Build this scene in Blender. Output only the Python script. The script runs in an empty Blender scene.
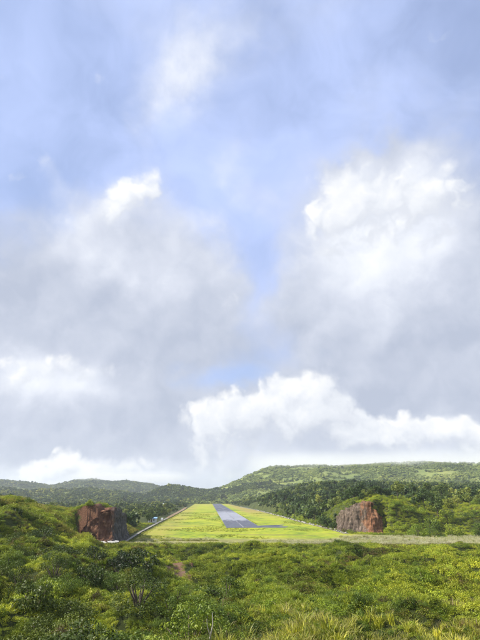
import bpy, bmesh, math, random
import numpy as np
from mathutils import Vector, Matrix
R = math.radians
scene = bpy.context.scene
col = scene.collection

# ------------------------------------------------------------------ camera
EYE = 20.0                                   # eye height above the airfield, metres
cam_d = bpy.data.cameras.new('camera')
cam_d.sensor_fit = 'VERTICAL'
cam_d.angle_y = 2 * math.atan(320 / 481)
cam_d.clip_start = 0.1
cam_d.clip_end = 40000
cam = bpy.data.objects.new('camera', cam_d)
col.objects.link(cam)
cam.location = (0, 0, EYE)
cam.rotation_euler = (R(90) + math.atan(176 / 481), 0, 0)
scene.camera = cam

# ------------------------------------------------------------------ render settings
vs = scene.view_settings
vs.view_transform = 'Standard'
vs.look = 'None'
vs.gamma = 1
vs.exposure = 0.58
vs.use_curve_mapping = False
cy = scene.cycles
cy.use_denoising = True
cy.max_bounces = 7
cy.diffuse_bounces = 3
cy.glossy_bounces = 2
cy.transmission_bounces = 3
cy.transparent_max_bounces = 8
cy.volume_bounces = 4
cy.use_adaptive_sampling = True

# ------------------------------------------------------------------ sun
SUN_AZ, SUN_EL = -98.0, 38.0                # degrees clockwise from +Y (view direction), elevation
sd = bpy.data.lights.new('sun', 'SUN')
sd.energy = 5.0
sd.angle = R(0.6)
sd.color = (1.0, 0.94, 0.84)
sun = bpy.data.objects.new('sun', sd)
col.objects.link(sun)
sdir = Vector((math.sin(R(SUN_AZ)) * math.cos(R(SUN_EL)), math.cos(R(SUN_AZ)) * math.cos(R(SUN_EL)), math.sin(R(SUN_EL))))
sun.rotation_euler = sdir.to_track_quat('Z', 'Y').to_euler()

# ------------------------------------------------------------------ sky: clear air plus a deck of cumulus, all by direction
world = bpy.data.worlds.new('World')
scene.world = world
world.use_nodes = True
SKY_STRENGTH = 0.1
# (azimuth, elevation, half width, half height, tilt, weight) in degrees: cloud masses
CLOUDS = [
    (-16.4, 22.2, 30.6, 17.0, 0, 1),
    (-28.2, 19.0, 19.4, 15.0, 0, 0.8),
    (-5.1, 20.0, 19.5, 12.3, -10, 0.8),
    (-15.5, 31.5, 11.6, 8.6, 0, 0.55),
    (-6.0, 28.2, 8.6, 12.0, 0, 0.4),
    (19.5, 28.1, 20.2, 19.9, 0, 1.1),
    (23.7, 17.4, 23.2, 16.9, 0, 1),
    (12.7, 22.0, 14.3, 18.0, 0, 0.7),
    (29.1, 24.2, 13.2, 18.8, 0, 0.5),
    (-20.5, 8.9, 25.6, 12.5, 0, 1.2),
    (-12.5, 4.9, 25.5, 9.8, 0, 0.9),
    (3.5, 6.1, 18.0, 10.9, 0, 1.1),
    (8.3, 10.0, 10.6, 7.4, 0, 0.6),
    (20.2, 6.8, 22.7, 9.6, 0, 1.1),
    (0.0, 0.6, 58.2, 5.5, 0, 1),
    (-6.3, 48.1, 18.2, 7.8, 35, 0.34),
    (-11.7, 44.3, 15.2, 6.3, 35, 0.3),
    (-26.0, 35.0, 5.1, 2.9, -40, 0.5),
    (-1.7, 36.3, 3.7, 3.7, -45, 0.42),
    (1.7, 33.5, 4.3, 3.2, 0, 0.5),
    (1.3, 27.8, 4.5, 6.1, -20, 0.3),
    (3.6, 21.3, 4.0, 6.2, 10, 0.22),
    (-1.4, 35.8, 5.5, 5.7, -40, 0.3),
    (9.8, 51.6, 59.2, 6.7, 0, 0.2),
    (17.9, 35.5, 11.7, 5.5, 0, 0.4),
    (-12.5, 35.1, 7.0, 4.9, 0, 0.35),
    (-29.0, 32.2, 5.6, 3.9, 0, -0.3),
    (-3.1, 35.0, 4.7, 4.9, 0, -0.7),
    (14.7, 36.7, 5.2, 3.6, 0, 0.55),
    (23.1, 35.7, 9.5, 3.4, 0, 0.3),
    (2.6, 25.4, 4.4, 15.3, 14, -0.66),
    (18.6, 38.1, 5.1, 3.5, 0, 0.5),
    (-2.2, 13.2, 7.2, 2.7, 0, -0.7),
    (-26.2, 38.6, 21.7, 8.8, 0, -0.45),
]
# the same for how much light each mass throws back
BRIGHT = [
    (-15.7, 33.7, 10.1, 6.3, 35, 0.45),
    (-15.5, 25.4, 7.2, 4.4, 0, 0.4),
    (-5.4, 28.9, 12.1, 10.5, 0, 0.35),
    (-23.0, 27.6, 8.9, 5.6, 0, 0.25),
    (18.1, 32.2, 16.3, 11.9, 0, 0.55),
    (25.2, 27.1, 11.5, 9.7, 0, 0.35),
    (13.0, 26.0, 14.7, 11.9, 0, 0.35),
    (-22.0, 12.9, 15.0, 4.5, -8, 0.5),
    (-25.8, 10.7, 7.6, 5.4, 0, 0.3),
    (-14.5, 2.9, 16.6, 2.7, 0, 0.4),
    (-22.6, 2.0, 10.0, 2.3, 0, 0.35),
    (1.2, 6.1, 13.6, 6.6, 0, 0.2),
    (19.2, 6.8, 17.6, 3.6, -5, 0.25),
    (0.0, 1.9, 29.1, 3.1, 0, 0.22),
    (15.7, 3.9, 22.0, 2.2, 0, 0.12),
    (-8.5, 46.8, 21.7, 12.2, 35, 0.8),
    (-25.6, 34.4, 7.6, 4.6, -40, 0.8),
    (-1.4, 35.8, 9.2, 7.2, 0, 0.7),
]

# nearer cumulus with firm, billowing outlines
FRONT = [
    (3.5, 7.2, 12.9, 8.5, 0, 1.05),
    (8.1, 10.8, 8.4, 5.7, 0, 0.85),
    (-2.1, 7.4, 6.8, 6.2, 0, 0.7),
    (12.9, 7.0, 10.1, 5.2, 0, 0.8),
    (20.6, 6.3, 11.9, 3.8, 0, 0.8),
    (25.5, 5.5, 7.4, 3.4, 0, 0.65),
    (-25.0, 12.0, 9.1, 4.1, 0, 0.6),
    (-18.9, 13.7, 8.5, 3.2, 0, 0.5),
    (-14.5, 2.5, 11.1, 3.0, 0, 0.8),
    (-21.1, 1.8, 7.7, 2.1, 0, 0.5),
    (-14.4, 33.9, 7.2, 4.5, 25, 0.7),
    (-18.6, 31.1, 6.8, 3.4, 25, 0.5),
    (18.5, 32.2, 13.8, 9.1, 0, 1),
    (24.6, 30.0, 8.9, 6.8, 0, 0.5),
    (12.7, 30.1, 7.6, 7.3, 0, 0.5),
]

class NT:
    """small helper to write shader node trees"""
    def __init__(self, tree):
        self.t = tree
        self.n = tree.nodes
        self.l = tree.links
    def node(self, kind, **kw):
        nd = self.n.new(kind)
        for k, v in kw.items():
            setattr(nd, k, v)
        return nd
    def put(self, sock, v):
        if isinstance(v, bpy.types.NodeSocket):
            self.l.new(v, sock)
        elif v is not None:
            sock.default_value = v
    def math(self, op, a, b=None, c=None, clamp=False):
        nd = self.node('ShaderNodeMath', operation=op, use_clamp=clamp)
        for s, v in zip(nd.inputs, (a, b, c)):
            self.put(s, v)
        return nd.outputs[0]
    def vec(self, op, a, b=None, scale=None):
        nd = self.node('ShaderNodeVectorMath', operation=op)
        self.put(nd.inputs[0], a)
        if b is not None:
            self.put(nd.inputs[1], b)
        if scale is not None:
            self.put(nd.inputs['Scale'], scale)
        return nd.outputs['Value'] if op in ('LENGTH', 'DISTANCE', 'DOT_PRODUCT') else nd.outputs[0]
    def noise(self, v, scale, detail=4, rough=0.5, dist=0.0, color=False, lac=2.0):
        nd = self.node('ShaderNodeTexNoise')
        self.put(nd.inputs['Vector'], v)
        nd.inputs['Scale'].default_value = scale
        nd.inputs['Detail'].default_value = detail
        nd.inputs['Roughness'].default_value = rough
        nd.inputs['Lacunarity'].default_value = lac
        nd.inputs['Distortion'].default_value = dist
        return nd.outputs['Color' if color else 'Fac']
    def smooth(self, x, lo, hi, a=0.0, b=1.0, kind='SMOOTHSTEP'):
        nd = self.node('ShaderNodeMapRange', interpolation_type=kind)
        self.put(nd.inputs['Value'], x)
        nd.inputs['From Min'].default_value = lo
        nd.inputs['From Max'].default_value = hi
        nd.inputs['To Min'].default_value = a
        nd.inputs['To Max'].default_value = b
        return nd.outputs[0]
    def mix(self, f, a, b, blend='MIX'):
        nd = self.node('ShaderNodeMix', data_type='RGBA', blend_type=blend)
        self.put(nd.inputs[0], f)
        self.put(nd.inputs[6], a)
        self.put(nd.inputs[7], b)
        return nd.outputs[2]
    def ramp(self, f, stops):
        nd = self.node('ShaderNodeValToRGB')
        el = nd.color_ramp.elements
        while len(el) < len(stops):
            el.new(0.5)
        for e, (p, c) in zip(el, stops):
            e.position = p
            e.color = (*c, 1)
        self.put(nd.inputs[0], f)
        return nd.outputs[0]

def rgb(r, g, b):
    return (r, g, b, 1.0)

def build_world():
    world.node_tree.nodes.clear()
    N = NT(world.node_tree)
    out = N.node('ShaderNodeOutputWorld')
    bg = N.node('ShaderNodeBackground')
    N.l.new(bg.outputs[0], out.inputs[0])
    sky = N.node('ShaderNodeTexSky', sky_type='NISHITA')
    sky.sun_disc = False
    sky.sun_elevation = R(SUN_EL)
    sky.sun_rotation = R(SUN_AZ)
    sky.altitude = 800
    sky.air_density = 1.0
    sky.dust_density = 0.6
    sky.ozone_density = 2.2
    d = N.node('ShaderNodeTexCoord').outputs['Generated']
    sep = N.node('ShaderNodeSeparateXYZ')
    N.l.new(d, sep.inputs[0])
    x, y, z = sep.outputs
    az = N.math('MULTIPLY', N.math('ARCTAN2', x, y), 57.29578)
    el = N.math('MULTIPLY', N.math('ARCSINE', z), 57.29578)
    cmb = N.node('ShaderNodeCombineXYZ')
    N.put(cmb.inputs[0], az)
    N.put(cmb.inputs[1], el)
    P0 = cmb.outputs[0]
    # warp the masses so that none keeps an elliptical outline
    w1 = N.vec('SUBTRACT', N.noise(d, 4.2, 2, 0.5, color=True), (0.5, 0.5, 0.5))
    w2 = N.vec('SUBTRACT', N.noise(d, 17.0, 4, 0.55, color=True), (0.5, 0.5, 0.5))
    P1 = N.vec('ADD', P0, N.vec('SCALE', w1, scale=8.0))
    P1 = N.vec('ADD', P1, N.vec('SCALE', w2, scale=4.5))
    flat = N.vec('MULTIPLY', P1, (1, 1, 0))
    def blobs(rows, src):
        acc = None
        for (a, e, rw, rh, tilt, wt) in rows:
            mp = N.node('ShaderNodeMapping', vector_type='TEXTURE')
            N.put(mp.inputs['Vector'], src)
            mp.inputs['Location'].default_value = (a, e, 0)
            mp.inputs['Rotation'].default_value = (0, 0, R(tilt))
            mp.inputs['Scale'].default_value = (rw, rh, 1)
            g = N.node('ShaderNodeTexGradient', gradient_type='SPHERICAL')
            N.l.new(mp.outputs[0], g.inputs[0])
            s = N.smooth(g.outputs['Fac'], 0.0, 1.0)
            acc = N.math('MULTIPLY_ADD', s, wt, acc if acc is not None else 0.0)
        return acc
    D = blobs(CLOUDS, flat)
    B = blobs(BRIGHT, flat)
    # beyond the view the same broken deck goes on by itself
    away = N.smooth(N.math('ABSOLUTE', az), 30, 48)
    up = N.smooth(el, 50, 64)
    beyond = N.math('MAXIMUM', away, up)
    loose = N.smooth(N.noise(d, 2.6, 3, 0.5), 0.36, 0.66)
    D = N.math('ADD', N.math('MULTIPLY', D, N.math('SUBTRACT', 1.0, beyond)), N.math('MULTIPLY', loose, beyond))
    looseb = N.smooth(N.noise(N.vec('ADD', d, (3.1, 1.7, 0.4)), 3.2, 3, 0.5), 0.4, 0.7)
    B = N.math('ADD', N.math('MULTIPLY', B, N.math('SUBTRACT', 1.0, beyond)), N.math('MULTIPLY', looseb, beyond))
    # billows
    q = N.vec('ADD', d, N.vec('SCALE', w2, scale=0.05))
    n1 = N.noise(q, 6.0, 9, 0.52)
    n1s = N.noise(N.vec('ADD', q, (-0.02, 0.0, 0.022)), 6.0, 6, 0.48)
    n2 = N.noise(q, 23.0, 7, 0.6)
    dens = N.math('ADD', D, N.math('MULTIPLY', N.math('SUBTRACT', n1, 0.5), 0.9))
    dens = N.math('ADD', dens, N.math('MULTIPLY', N.math('SUBTRACT', n2, 0.5), 0.22))
    alpha = N.smooth(dens, -0.02, 1.15)
    relief = N.math('MULTIPLY', N.math('SUBTRACT', n1, n1s), 1.15)
    b = N.math('ADD', N.math('ADD', B, 0.13), relief)
    b = N.math('ADD', b, N.math('MULTIPLY', N.math('SUBTRACT', n1, 0.5), 0.40))
    b = N.math('ADD', b, N.math('MULTIPLY', N.math('SUBTRACT', n2, 0.5), 0.14))
    k = 0.735 / SKY_STRENGTH
    cloud = N.ramp(b, [(0.0, (0.465, 0.515, 0.64)), (0.25, (0.565, 0.61, 0.725)), (0.5, (0.68, 0.72, 0.825)), (0.75, (0.815, 0.85, 0.925)), (1.0, (0.96, 0.975, 1.0))])
    cloud = N.vec('SCALE', cloud, scale=k)
    # thin high veil that pales the blue
    veil = N.smooth(N.noise(N.vec('ADD', d, N.vec('SCALE', w1, scale=0.3)), 3.0, 6, 0.55), 0.3, 0.7, 0.50, 0.95)
    blue = N.vec('MULTIPLY', sky.outputs[0], (1.0, 1.0, 1.0))
    air = N.mix(veil, blue, rgb(0.55 * k, 0.665 * k, 1.03 * k))
    c = N.mix(alpha, air, cloud)
    # nearer cumulus with firm, billowing tops; lit from above left, dissolving at the base
    def vor(v, sc):
        n = N.noise(v, sc, 2.0, 0.45)
        return N.math('MULTIPLY', N.math('ABSOLUTE', N.math('SUBTRACT', n, 0.5)), -3.4)
    w3 = N.vec('SUBTRACT', N.noise(d, 9.0, 4, 0.55, color=True), (0.5, 0.5, 0.5))
    wf = N.vec('SUBTRACT', N.noise(d, 60.0, 4, 0.6, color=True), (0.5, 0.5, 0.5))
    qd = N.vec('ADD', d, N.vec('SCALE', w3, scale=0.09))
    qd = N.vec('ADD', qd, N.vec('SCALE', wf, scale=0.016))
    FP = N.vec('MULTIPLY', N.vec('ADD', P0, N.vec('SCALE', w3, scale=7.0)), (1, 1, 0))
    def front(shift_d, shift_p, rough):
        f = blobs(FRONT, N.vec('ADD', FP, shift_p) if shift_p else FP)
        p = N.vec('ADD', qd, shift_d) if shift_d else qd
        f = N.math('MULTIPLY_ADD', N.math('ADD', -0.3, N.math('MULTIPLY', vor(p, 7.0), -1.0)), 0.50, f)
        f = N.math('MULTIPLY_ADD', N.math('ADD', -0.3, N.math('MULTIPLY', vor(p, 18.0), -1.0)), 0.34, f)
        return N.math('MULTIPLY_ADD', N.math('SUBTRACT', N.noise(p, 36.0, 6, 0.64), 0.5), 0.30, f)
    f0 = front(None, None, 6)
    f1 = front((-0.016, 0.0, 0.024), (-0.9, 1.4, 0), 4)
    lit = N.math('MULTIPLY_ADD', N.math('SUBTRACT', f0, f1), 0.95, 0.46)
    a2 = N.smooth(f0, 0.22, 0.70)
    a2 = N.math('MULTIPLY', a2, N.smooth(lit, 0.12, 0.55))
    inner = N.math('MULTIPLY_ADD', N.smooth(f0, 0.6, 1.5), -0.10, lit)
    col2 = N.ramp(inner, [(0.0, (0.56, 0.60, 0.69)), (0.32, (0.68, 0.715, 0.80)), (0.62, (0.83, 0.86, 0.92)), (1.0, (1.0, 1.0, 1.0))])
    c = N.mix(N.math('MULTIPLY', a2, N.math('SUBTRACT', 1.0, beyond)), c, N.vec('SCALE', col2, scale=0.97 * k))
    N.put(bg.inputs['Color'], c)
    bg.inputs['Strength'].default_value = SKY_STRENGTH

world.cycles.sampling_method = 'MANUAL'
world.cycles.sample_map_resolution = 256
build_world()


# ------------------------------------------------------------------ helpers
rng = np.random.default_rng(7)
random.seed(7)

def link(o):
    col.objects.link(o)
    return o

def tag(o, label=None, cat=None, group=None, kind=None):
    for k, v in (('label', label), ('category', cat), ('group', group), ('kind', kind)):
        if v:
            o[k] = v
    return o

def mesh_from(name, verts, faces, mat=None, smooth=False, attrs=None):
    """verts (n,3) array, faces (m,k) array or list of tuples"""
    me = bpy.data.meshes.new(name)
    verts = np.asarray(verts, dtype=np.float32)
    if isinstance(faces, np.ndarray):
        m, k = faces.shape
        me.vertices.add(len(verts))
        me.vertices.foreach_set('co', verts.ravel())
        me.loops.add(m * k)
        me.loops.foreach_set('vertex_index', faces.astype(np.int32).ravel())
        me.polygons.add(m)
        me.polygons.foreach_set('loop_start', np.arange(0, m * k, k, dtype=np.int32))
        me.update(calc_edges=True)
    else:
        me.from_pydata([tuple(map(float, v)) for v in verts], [], faces)
        me.update()
    if smooth:
        me.polygons.foreach_set('use_smooth', np.ones(len(me.polygons), dtype=bool))
    for an, (dom, data) in (attrs or {}).items():
        a = me.attributes.new(an, 'FLOAT', dom)
        a.data.foreach_set('value', np.asarray(data, dtype=np.float32))
    if mat:
        me.materials.append(mat)
    return me

def obj(name, me, parent=None, loc=(0, 0, 0), rot=(0, 0, 0), scale=(1, 1, 1)):
    o = bpy.data.objects.new(name, me)
    o.location, o.rotation_euler, o.scale = loc, rot, scale
    if parent:
        o.parent = parent
    return link(o)

def _h(ix, iy, s):
    n = (ix * 374761393 + iy * 668265263 + s * 1442695041) & 0xFFFFFFFF
    n = ((n ^ (n >> 13)) * 1274126177) & 0xFFFFFFFF
    return ((n ^ (n >> 16)) & 0xFFFFFF) / float(0xFFFFFF)

def vnoise(x, y, s=0):
    x = np.asarray(x, dtype=np.float64); y = np.asarray(y, dtype=np.float64)
    ix, iy = np.floor(x).astype(np.int64), np.floor(y).astype(np.int64)
    fx, fy = x - ix, y - iy
    fx, fy = fx * fx * (3 - 2 * fx), fy * fy * (3 - 2 * fy)
    a, b, c, d = _h(ix, iy, s), _h(ix + 1, iy, s), _h(ix, iy + 1, s), _h(ix + 1, iy + 1, s)
    return (a + (b - a) * fx) * (1 - fy) + (c + (d - c) * fx) * fy

def fbm(x, y, s=0, oct=4, gain=0.5):
    t, amp, tot = 0, 1.0, 0.0
    for i in range(oct):
        t = t + amp * (vnoise(np.asarray(x) * 2 ** i + 17.3 * i, np.asarray(y) * 2 ** i - 9.1 * i, s + i) - 0.5)
        tot += amp
        amp *= gain
    return t / tot * 2

def sstep(lo, hi, x):
    t = np.clip((np.asarray(x, dtype=float) - lo) / (hi - lo), 0, 1)
    return t * t * (3 - 2 * t)

# ------------------------------------------------------------------ lie of the land (metres; x right, y ahead, airfield at z = 0)
YL = [200, 239, 310, 427, 553, 786, 1098, 1700]
XL = [-50, -51, -56, -63, -70, -84, -104, -142]          # left side of the airfield
YR = [200, 262, 294, 333, 427, 581, 786, 999, 1290, 1700]
XR = [130, 120, 62, 60, 51, 41, 25, 2, -23, -52]           # right side of the airfield
def field_m(x, y):
    xl, xr = np.interp(y, YL, XL), np.interp(y, YR, XR)
    return np.minimum(np.minimum(x - xl, xr - x), np.minimum(y - 231, 1690 - y))

_tab = {  # azimuth in degrees: (distance, height)
    -60: [(6, 17.6), (40, 12), (120, 16), (250, 28), (600, 30), (1300, 20)],
    -38: [(6, 17.6), (20, 13.2), (40, 10), (80, 9), (130, 14), (200, 23), (300, 29), (500, 24), (1000, 10), (1500, 10)],
    -25: [(6, 17.6), (20, 13.0), (30, 10.8), (60, 7.6), (100, 8.5), (140, 11.8), (180, 16.0), (220, 19.3), (300, 15), (500, 4), (1000, 0), (1500, 2)],
    -19.4: [(60, 7.4), (120, 7.2), (180, 9), (215, 12), (245, 15.5), (300, 12.5), (500, 2), (1000, 0), (1500, 2)],
    -13: [(20, 13.0), (40, 9.5), (80, 6.2), (120, 4.5), (180, 3.0), (225, 2), (250, 14.8), (290, 12.5), (340, 2), (600, -3), (1000, -1), (1500, 0)],
    -16.4: [(120, 5.5), (160, 4.6), (200, 4.0), (224, 5.5), (238, 14.0), (262, 15)],
    -8.5: [(30, 10.8), (60, 7.5), (100, 4.6), (150, 2.2), (200, 0.2), (235, -0.3), (350, -2), (600, -3), (1000, 2), (1500, 2)],
    0: [(6, 17.6), (20, 13.0), (30, 10.8), (60, 7.4), (100, 4.6), (150, 2.4), (200, 0.6), (235, -0.3), (600, -1), (1000, 0), (1500, 0)],
    7: [(30, 10.8), (60, 7.6), (100, 5.2), (150, 3.1), (200, 1.0), (235, -0.3), (430, 0), (500, 5), (620, 16), (800, 28), (1050, 36), (1500, 44)],
    13: [(20, 13.0), (60, 7.6), (100, 5.4), (150, 3.3), (200, 1.2), (240, -0.2), (300, 0.2), (330, 16.5), (400, 17), (600, 22), (900, 36), (1200, 42), (1500, 48)],
    16: [(284, 0.2), (293, 4), (302, 9.5), (312, 14), (325, 16.8), (345, 17), (380, 17)],
    19: [(60, 7.4), (100, 5.4), (150, 3.2), (205, 1.0), (250, -0.2), (278, 1.5), (300, 6.5), (330, 11.5), (380, 15), (450, 17), (600, 21), (900, 34), (1300, 42), (1500, 46)],
    26: [(6, 17.6), (20, 13.0), (30, 10.8), (60, 7.4), (100, 5.2), (150, 3.0), (200, 0.8), (260, 0), (300, 3), (350, 11), (420, 16), (600, 22), (900, 34), (1300, 42)],
    40: [(6, 17.6), (40, 10), (100, 6), (200, 4), (300, 6), (400, 16), (700, 25), (1300, 42)],
    60: [(6, 17.6), (60, 10), (200, 12), (500, 20), (1300, 40)],
    100: [(10, 18), (100, 22), (600, 30), (1300, 40)], 180: [(10, 19), (60, 26), (200, 40), (1300, 60)], -180: [(10, 19), (60, 26), (200, 40), (1300, 60)], -100: [(10, 18), (100, 24), (600, 30), (1300, 30)],
}
_P, _Z = [], []
for _a, _rows in _tab.items():
    for _d, _z in _rows:
        _P.append((_a / 11.0, math.log(_d) * 2.4))
        _Z.append(_z)
_P, _Z = np.array(_P), np.array(_Z, dtype=float)
def _k(r2):
    return np.sqrt(r2 + 0.04)                   # multiquadric
_n = len(_P)
_A = np.zeros((_n + 3, _n + 3))
_A[:_n, :_n] = _k(((_P[:, None] - _P[None]) ** 2).sum(-1)) - 1e-3 * np.eye(_n)
_A[:_n, _n] = 1
_A[:_n, _n + 1:] = _P
_A[_n, :_n] = 1
_A[_n + 1:, :_n] = _P.T
_W = np.linalg.solve(_A, np.concatenate([_Z, [0, 0, 0]]))

def _rbf(az, d):
    q = np.stack([az / 11.0, np.log(np.clip(d, 4, 1500)) * 2.4], -1)
    out = np.empty(len(q))
    for i in range(0, len(q), 20000):
        s = q[i:i + 20000]
        out[i:i + 20000] = _k(((s[:, None] - _P[None]) ** 2).sum(-1)) @ _W[:_n] + _W[_n] + s @ _W[_n + 1:]
    return out

RIDGES = [  # crest distance, rise begins, falls to nothing, [(azimuth, height)]
    (2400, 1350, 4600, [(-180, 90), (-60, 60), (-30, 5), (-7, 0), (-4, 30), (-1.5, 62), (0, 92), (2, 126), (3.4, 146), (6.7, 151), (10, 152), (12.2, 148), (15.5, 154), (20, 152), (23, 148), (26, 150), (35, 142), (60, 120), (100, 90), (180, 90)]),
    (1950, 1700, 2350, [(-180, 0), (-12, 0), (-10, 24), (-8.4, 46), (-7.2, 50), (-5.6, 39), (-3.9, 30), (-1, 33), (2, 38), (5, 30), (9, 0), (180, 0)]),
    (3700, 2700, 6000, [(-180, 80), (-60, 100), (-32, 115), (-27, 108), (-25, 110), (-22.3, 96), (-20.4, 84), (-18, 116), (-16.3, 124), (-14.3, 104), (-12.7, 110), (-10, 95), (-8.9, 76), (-5, 60), (0, 30), (20, 0), (120, 40), (180, 80)]),
    (2200, 1500, 2900, [(-180, 0), (-70, 30), (-36, 40), (-27, 42), (-22, 30), (-17, 40), (-13, 28), (-10, 10), (-6, 0), (180, 0)]),
]
def cliff_left_x(y):
    return np.interp(y, [190, 222, 234, 236.5, 256, 285, 312], [-80, -79, -79, -60, -60.5, -65, -80])
def cliff_right_y(x):
    return np.interp(x, [50, 58, 60, 62, 70, 78, 84, 92, 100], [352, 345, 336, 323, 314, 306, 305, 297, 288])

def H(x, y, detail=True):
    x = np.atleast_1d(np.asarray(x, dtype=float)); y = np.atleast_1d(np.asarray(y, dtype=float))
    az, d = np.degrees(np.arctan2(x, y)), np.hypot(x, y)
    z = _rbf(az, d)
    f = sstep(1400, 2600, d)
    z = z * (1 - f)
    for d0, lo, hi, prof in RIDGES:
        pa, ph = zip(*prof)
        dd = d * (1 + 0.05 * fbm(az / 5.0, d / 900, 41, 3))
        bump = np.where(dd < d0, sstep(lo, d0, dd), 1 - sstep(d0, hi, dd))
        hh = np.interp(az, pa, ph)
        r = hh * bump * (1 + 0.10 * fbm(x / 260, y / 260, 5, 4) * (0.4 + 0.6 * sstep(0, 0.5, 1 - bump)))
        z = np.maximum(z, r) if d0 < 2000 else np.maximum(z, r + 0.35 * np.minimum(z, r))
    if detail:
        m = field_m(x, y)
        rough = sstep(8, 60, d) * sstep(-2, -25, m)
        bil = 1 - 2 * np.abs(fbm(x / 19 + 0.4 * fbm(x / 30, y / 30, 8, 2), y / 24, 27, 2))
        near = sstep(25, 60, d) * sstep(260, 190, d) * sstep(-3, -14, m)
        z = z + near * ((3.6 + 2.0 * sstep(60, 130, d)) * (bil - 0.62) + 1.3 * (1 - 2 * np.abs(fbm(x / 8, y / 9, 29, 2)) - 0.6))
        z = z + rough * (1.5 * fbm(x / 26, y / 26, 11, 4) + 0.5 * fbm(x / 6, y / 6, 15, 2)) * np.clip(d / 90, 0.5, 3)
        z = z + sstep(300, 900, d) * sstep(-10, -120, m) * 7 * fbm(x / 130, y / 130, 21, 4)
    # red bank left of the field, rock cut right of it
    s = cliff_left_x(y) - x
    on = sstep(192, 205, y) * sstep(312, 296, y) * sstep(-4, 0, x + 0.310 * y)
    steep = 5.8
    z = np.where((x > -110), z * (1 - on) + on * np.minimum(z, np.maximum(0.0, steep * (s - 0.6)) + 1.2 * sstep(232, 205, y)), z)
    t = y - cliff_right_y(x)
    on = sstep(50, 54, x) * sstep(94, 84, x) * sstep(260, 285, y)
    z = z * (1 - on) + on * np.minimum(z, np.maximum(-0.3, (1.4 + 5 * sstep(85, 80, x)) * (t - 3.2)))
    m = field_m(x, y)
    w = sstep(-15, -5, m) * sstep(222, 231, y) + sstep(-8, 0, m) * (1 - sstep(222, 231, y))
    z = z * (1 - w) + w * (-0.35)
    p = sstep(1.25, 0.85, np.hypot((x + 62.5) / 12.5, (y - 227) / 5.5))
    return z * (1 - p) + p * (0.6 + 1.1 * sstep(222, 231, y))

def Hs(x, y):
    return float(H(x, y)[0])

# ------------------------------------------------------------------ materials
def new_mat(name):
    m = bpy.data.materials.new(name)
    m.use_nodes = True
    m.node_tree.nodes.clear()
    return m, NT(m.node_tree)

def finish(N, base, rough=0.8, bump=None, bump_str=0.3, bump_dist=0.1, spec=0.25, translucent=0.0, trans_col=None):
    out = N.node('ShaderNodeOutputMaterial')
    p = N.node('ShaderNodeBsdfPrincipled')
    N.put(p.inputs['Base Color'], base)
    N.put(p.inputs['Roughness'], rough)
    p.inputs['Specular IOR Level'].default_value = spec
    if bump is not None:
        b = N.node('ShaderNodeBump')
        b.inputs['Strength'].default_value = bump_str
        b.inputs['Distance'].default_value = bump_dist
        N.put(b.inputs['Height'], bump)
        N.l.new(b.outputs[0], p.inputs['Normal'])
    if translucent:
        t = N.node('ShaderNodeBsdfTranslucent')
        N.put(t.inputs['Color'], trans_col if trans_col is not None else base)
        mx = N.node('ShaderNodeMixShader')
        mx.inputs[0].default_value = translucent
        N.l.new(p.outputs[0], mx.inputs[1])
        N.l.new(t.outputs[0], mx.inputs[2])
        N.l.new(mx.outputs[0], out.inputs[0])
    else:
        N.l.new(p.outputs[0], out.inputs[0])

def pos(N):
    return N.node('ShaderNodeNewGeometry').outputs['Position']

def xyz(N, v):
    s = N.node('ShaderNodeSeparateXYZ')
    N.l.new(v, s.inputs[0])
    return s.outputs

def foliage(name, dark, mid, light, rough=0.5, translucent=0.2, patch=18.0, dry=None, dry_at=0.62, spec=0.3, tip=None):
    """leaves: colour by plant, by leaf and by stand"""
    m, N = new_mat(name)
    P = pos(N)
    leaf = N.node('ShaderNodeAttribute', attribute_name='leaf').outputs['Fac']
    rnd = N.node('ShaderNodeObjectInfo').outputs['Random']
    stand = N.noise(P, 1.0 / patch, 3, 0.55)
    f = N.math('MULTIPLY', leaf, 0.36)
    f = N.math('MULTIPLY_ADD', rnd, 0.34, f)
    f = N.math('MULTIPLY_ADD', N.math('SUBTRACT', stand, 0.5), 2.0, f)
    f = N.math('ADD', f, 0.15)
    c = N.ramp(f, [(0.0, dark), (0.5, mid), (1.0, light)])
    if dry:
        g = N.smooth(N.math('MULTIPLY_ADD', leaf, 0.22, N.noise(N.vec('ADD', P, (31, 7, 3)), 1.3 / patch, 4, 0.6)), dry_at, dry_at + 0.14)
        c = N.mix(g, c, rgb(*dry))
    if tip:
        h = N.node('ShaderNodeAttribute', attribute_name='along').outputs['Fac']
        c = N.mix(N.math('MULTIPLY', N.smooth(h, 0.55, 1.0), N.math('MULTIPLY_ADD', rnd, 0.5, 0.5)), c, rgb(*tip))
    finish(N, c, rough, spec=spec, translucent=translucent, trans_col=N.mix(0.5, c, N.vec('MULTIPLY', c, (1.3, 1.4, 0.6))))
    return m

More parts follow.
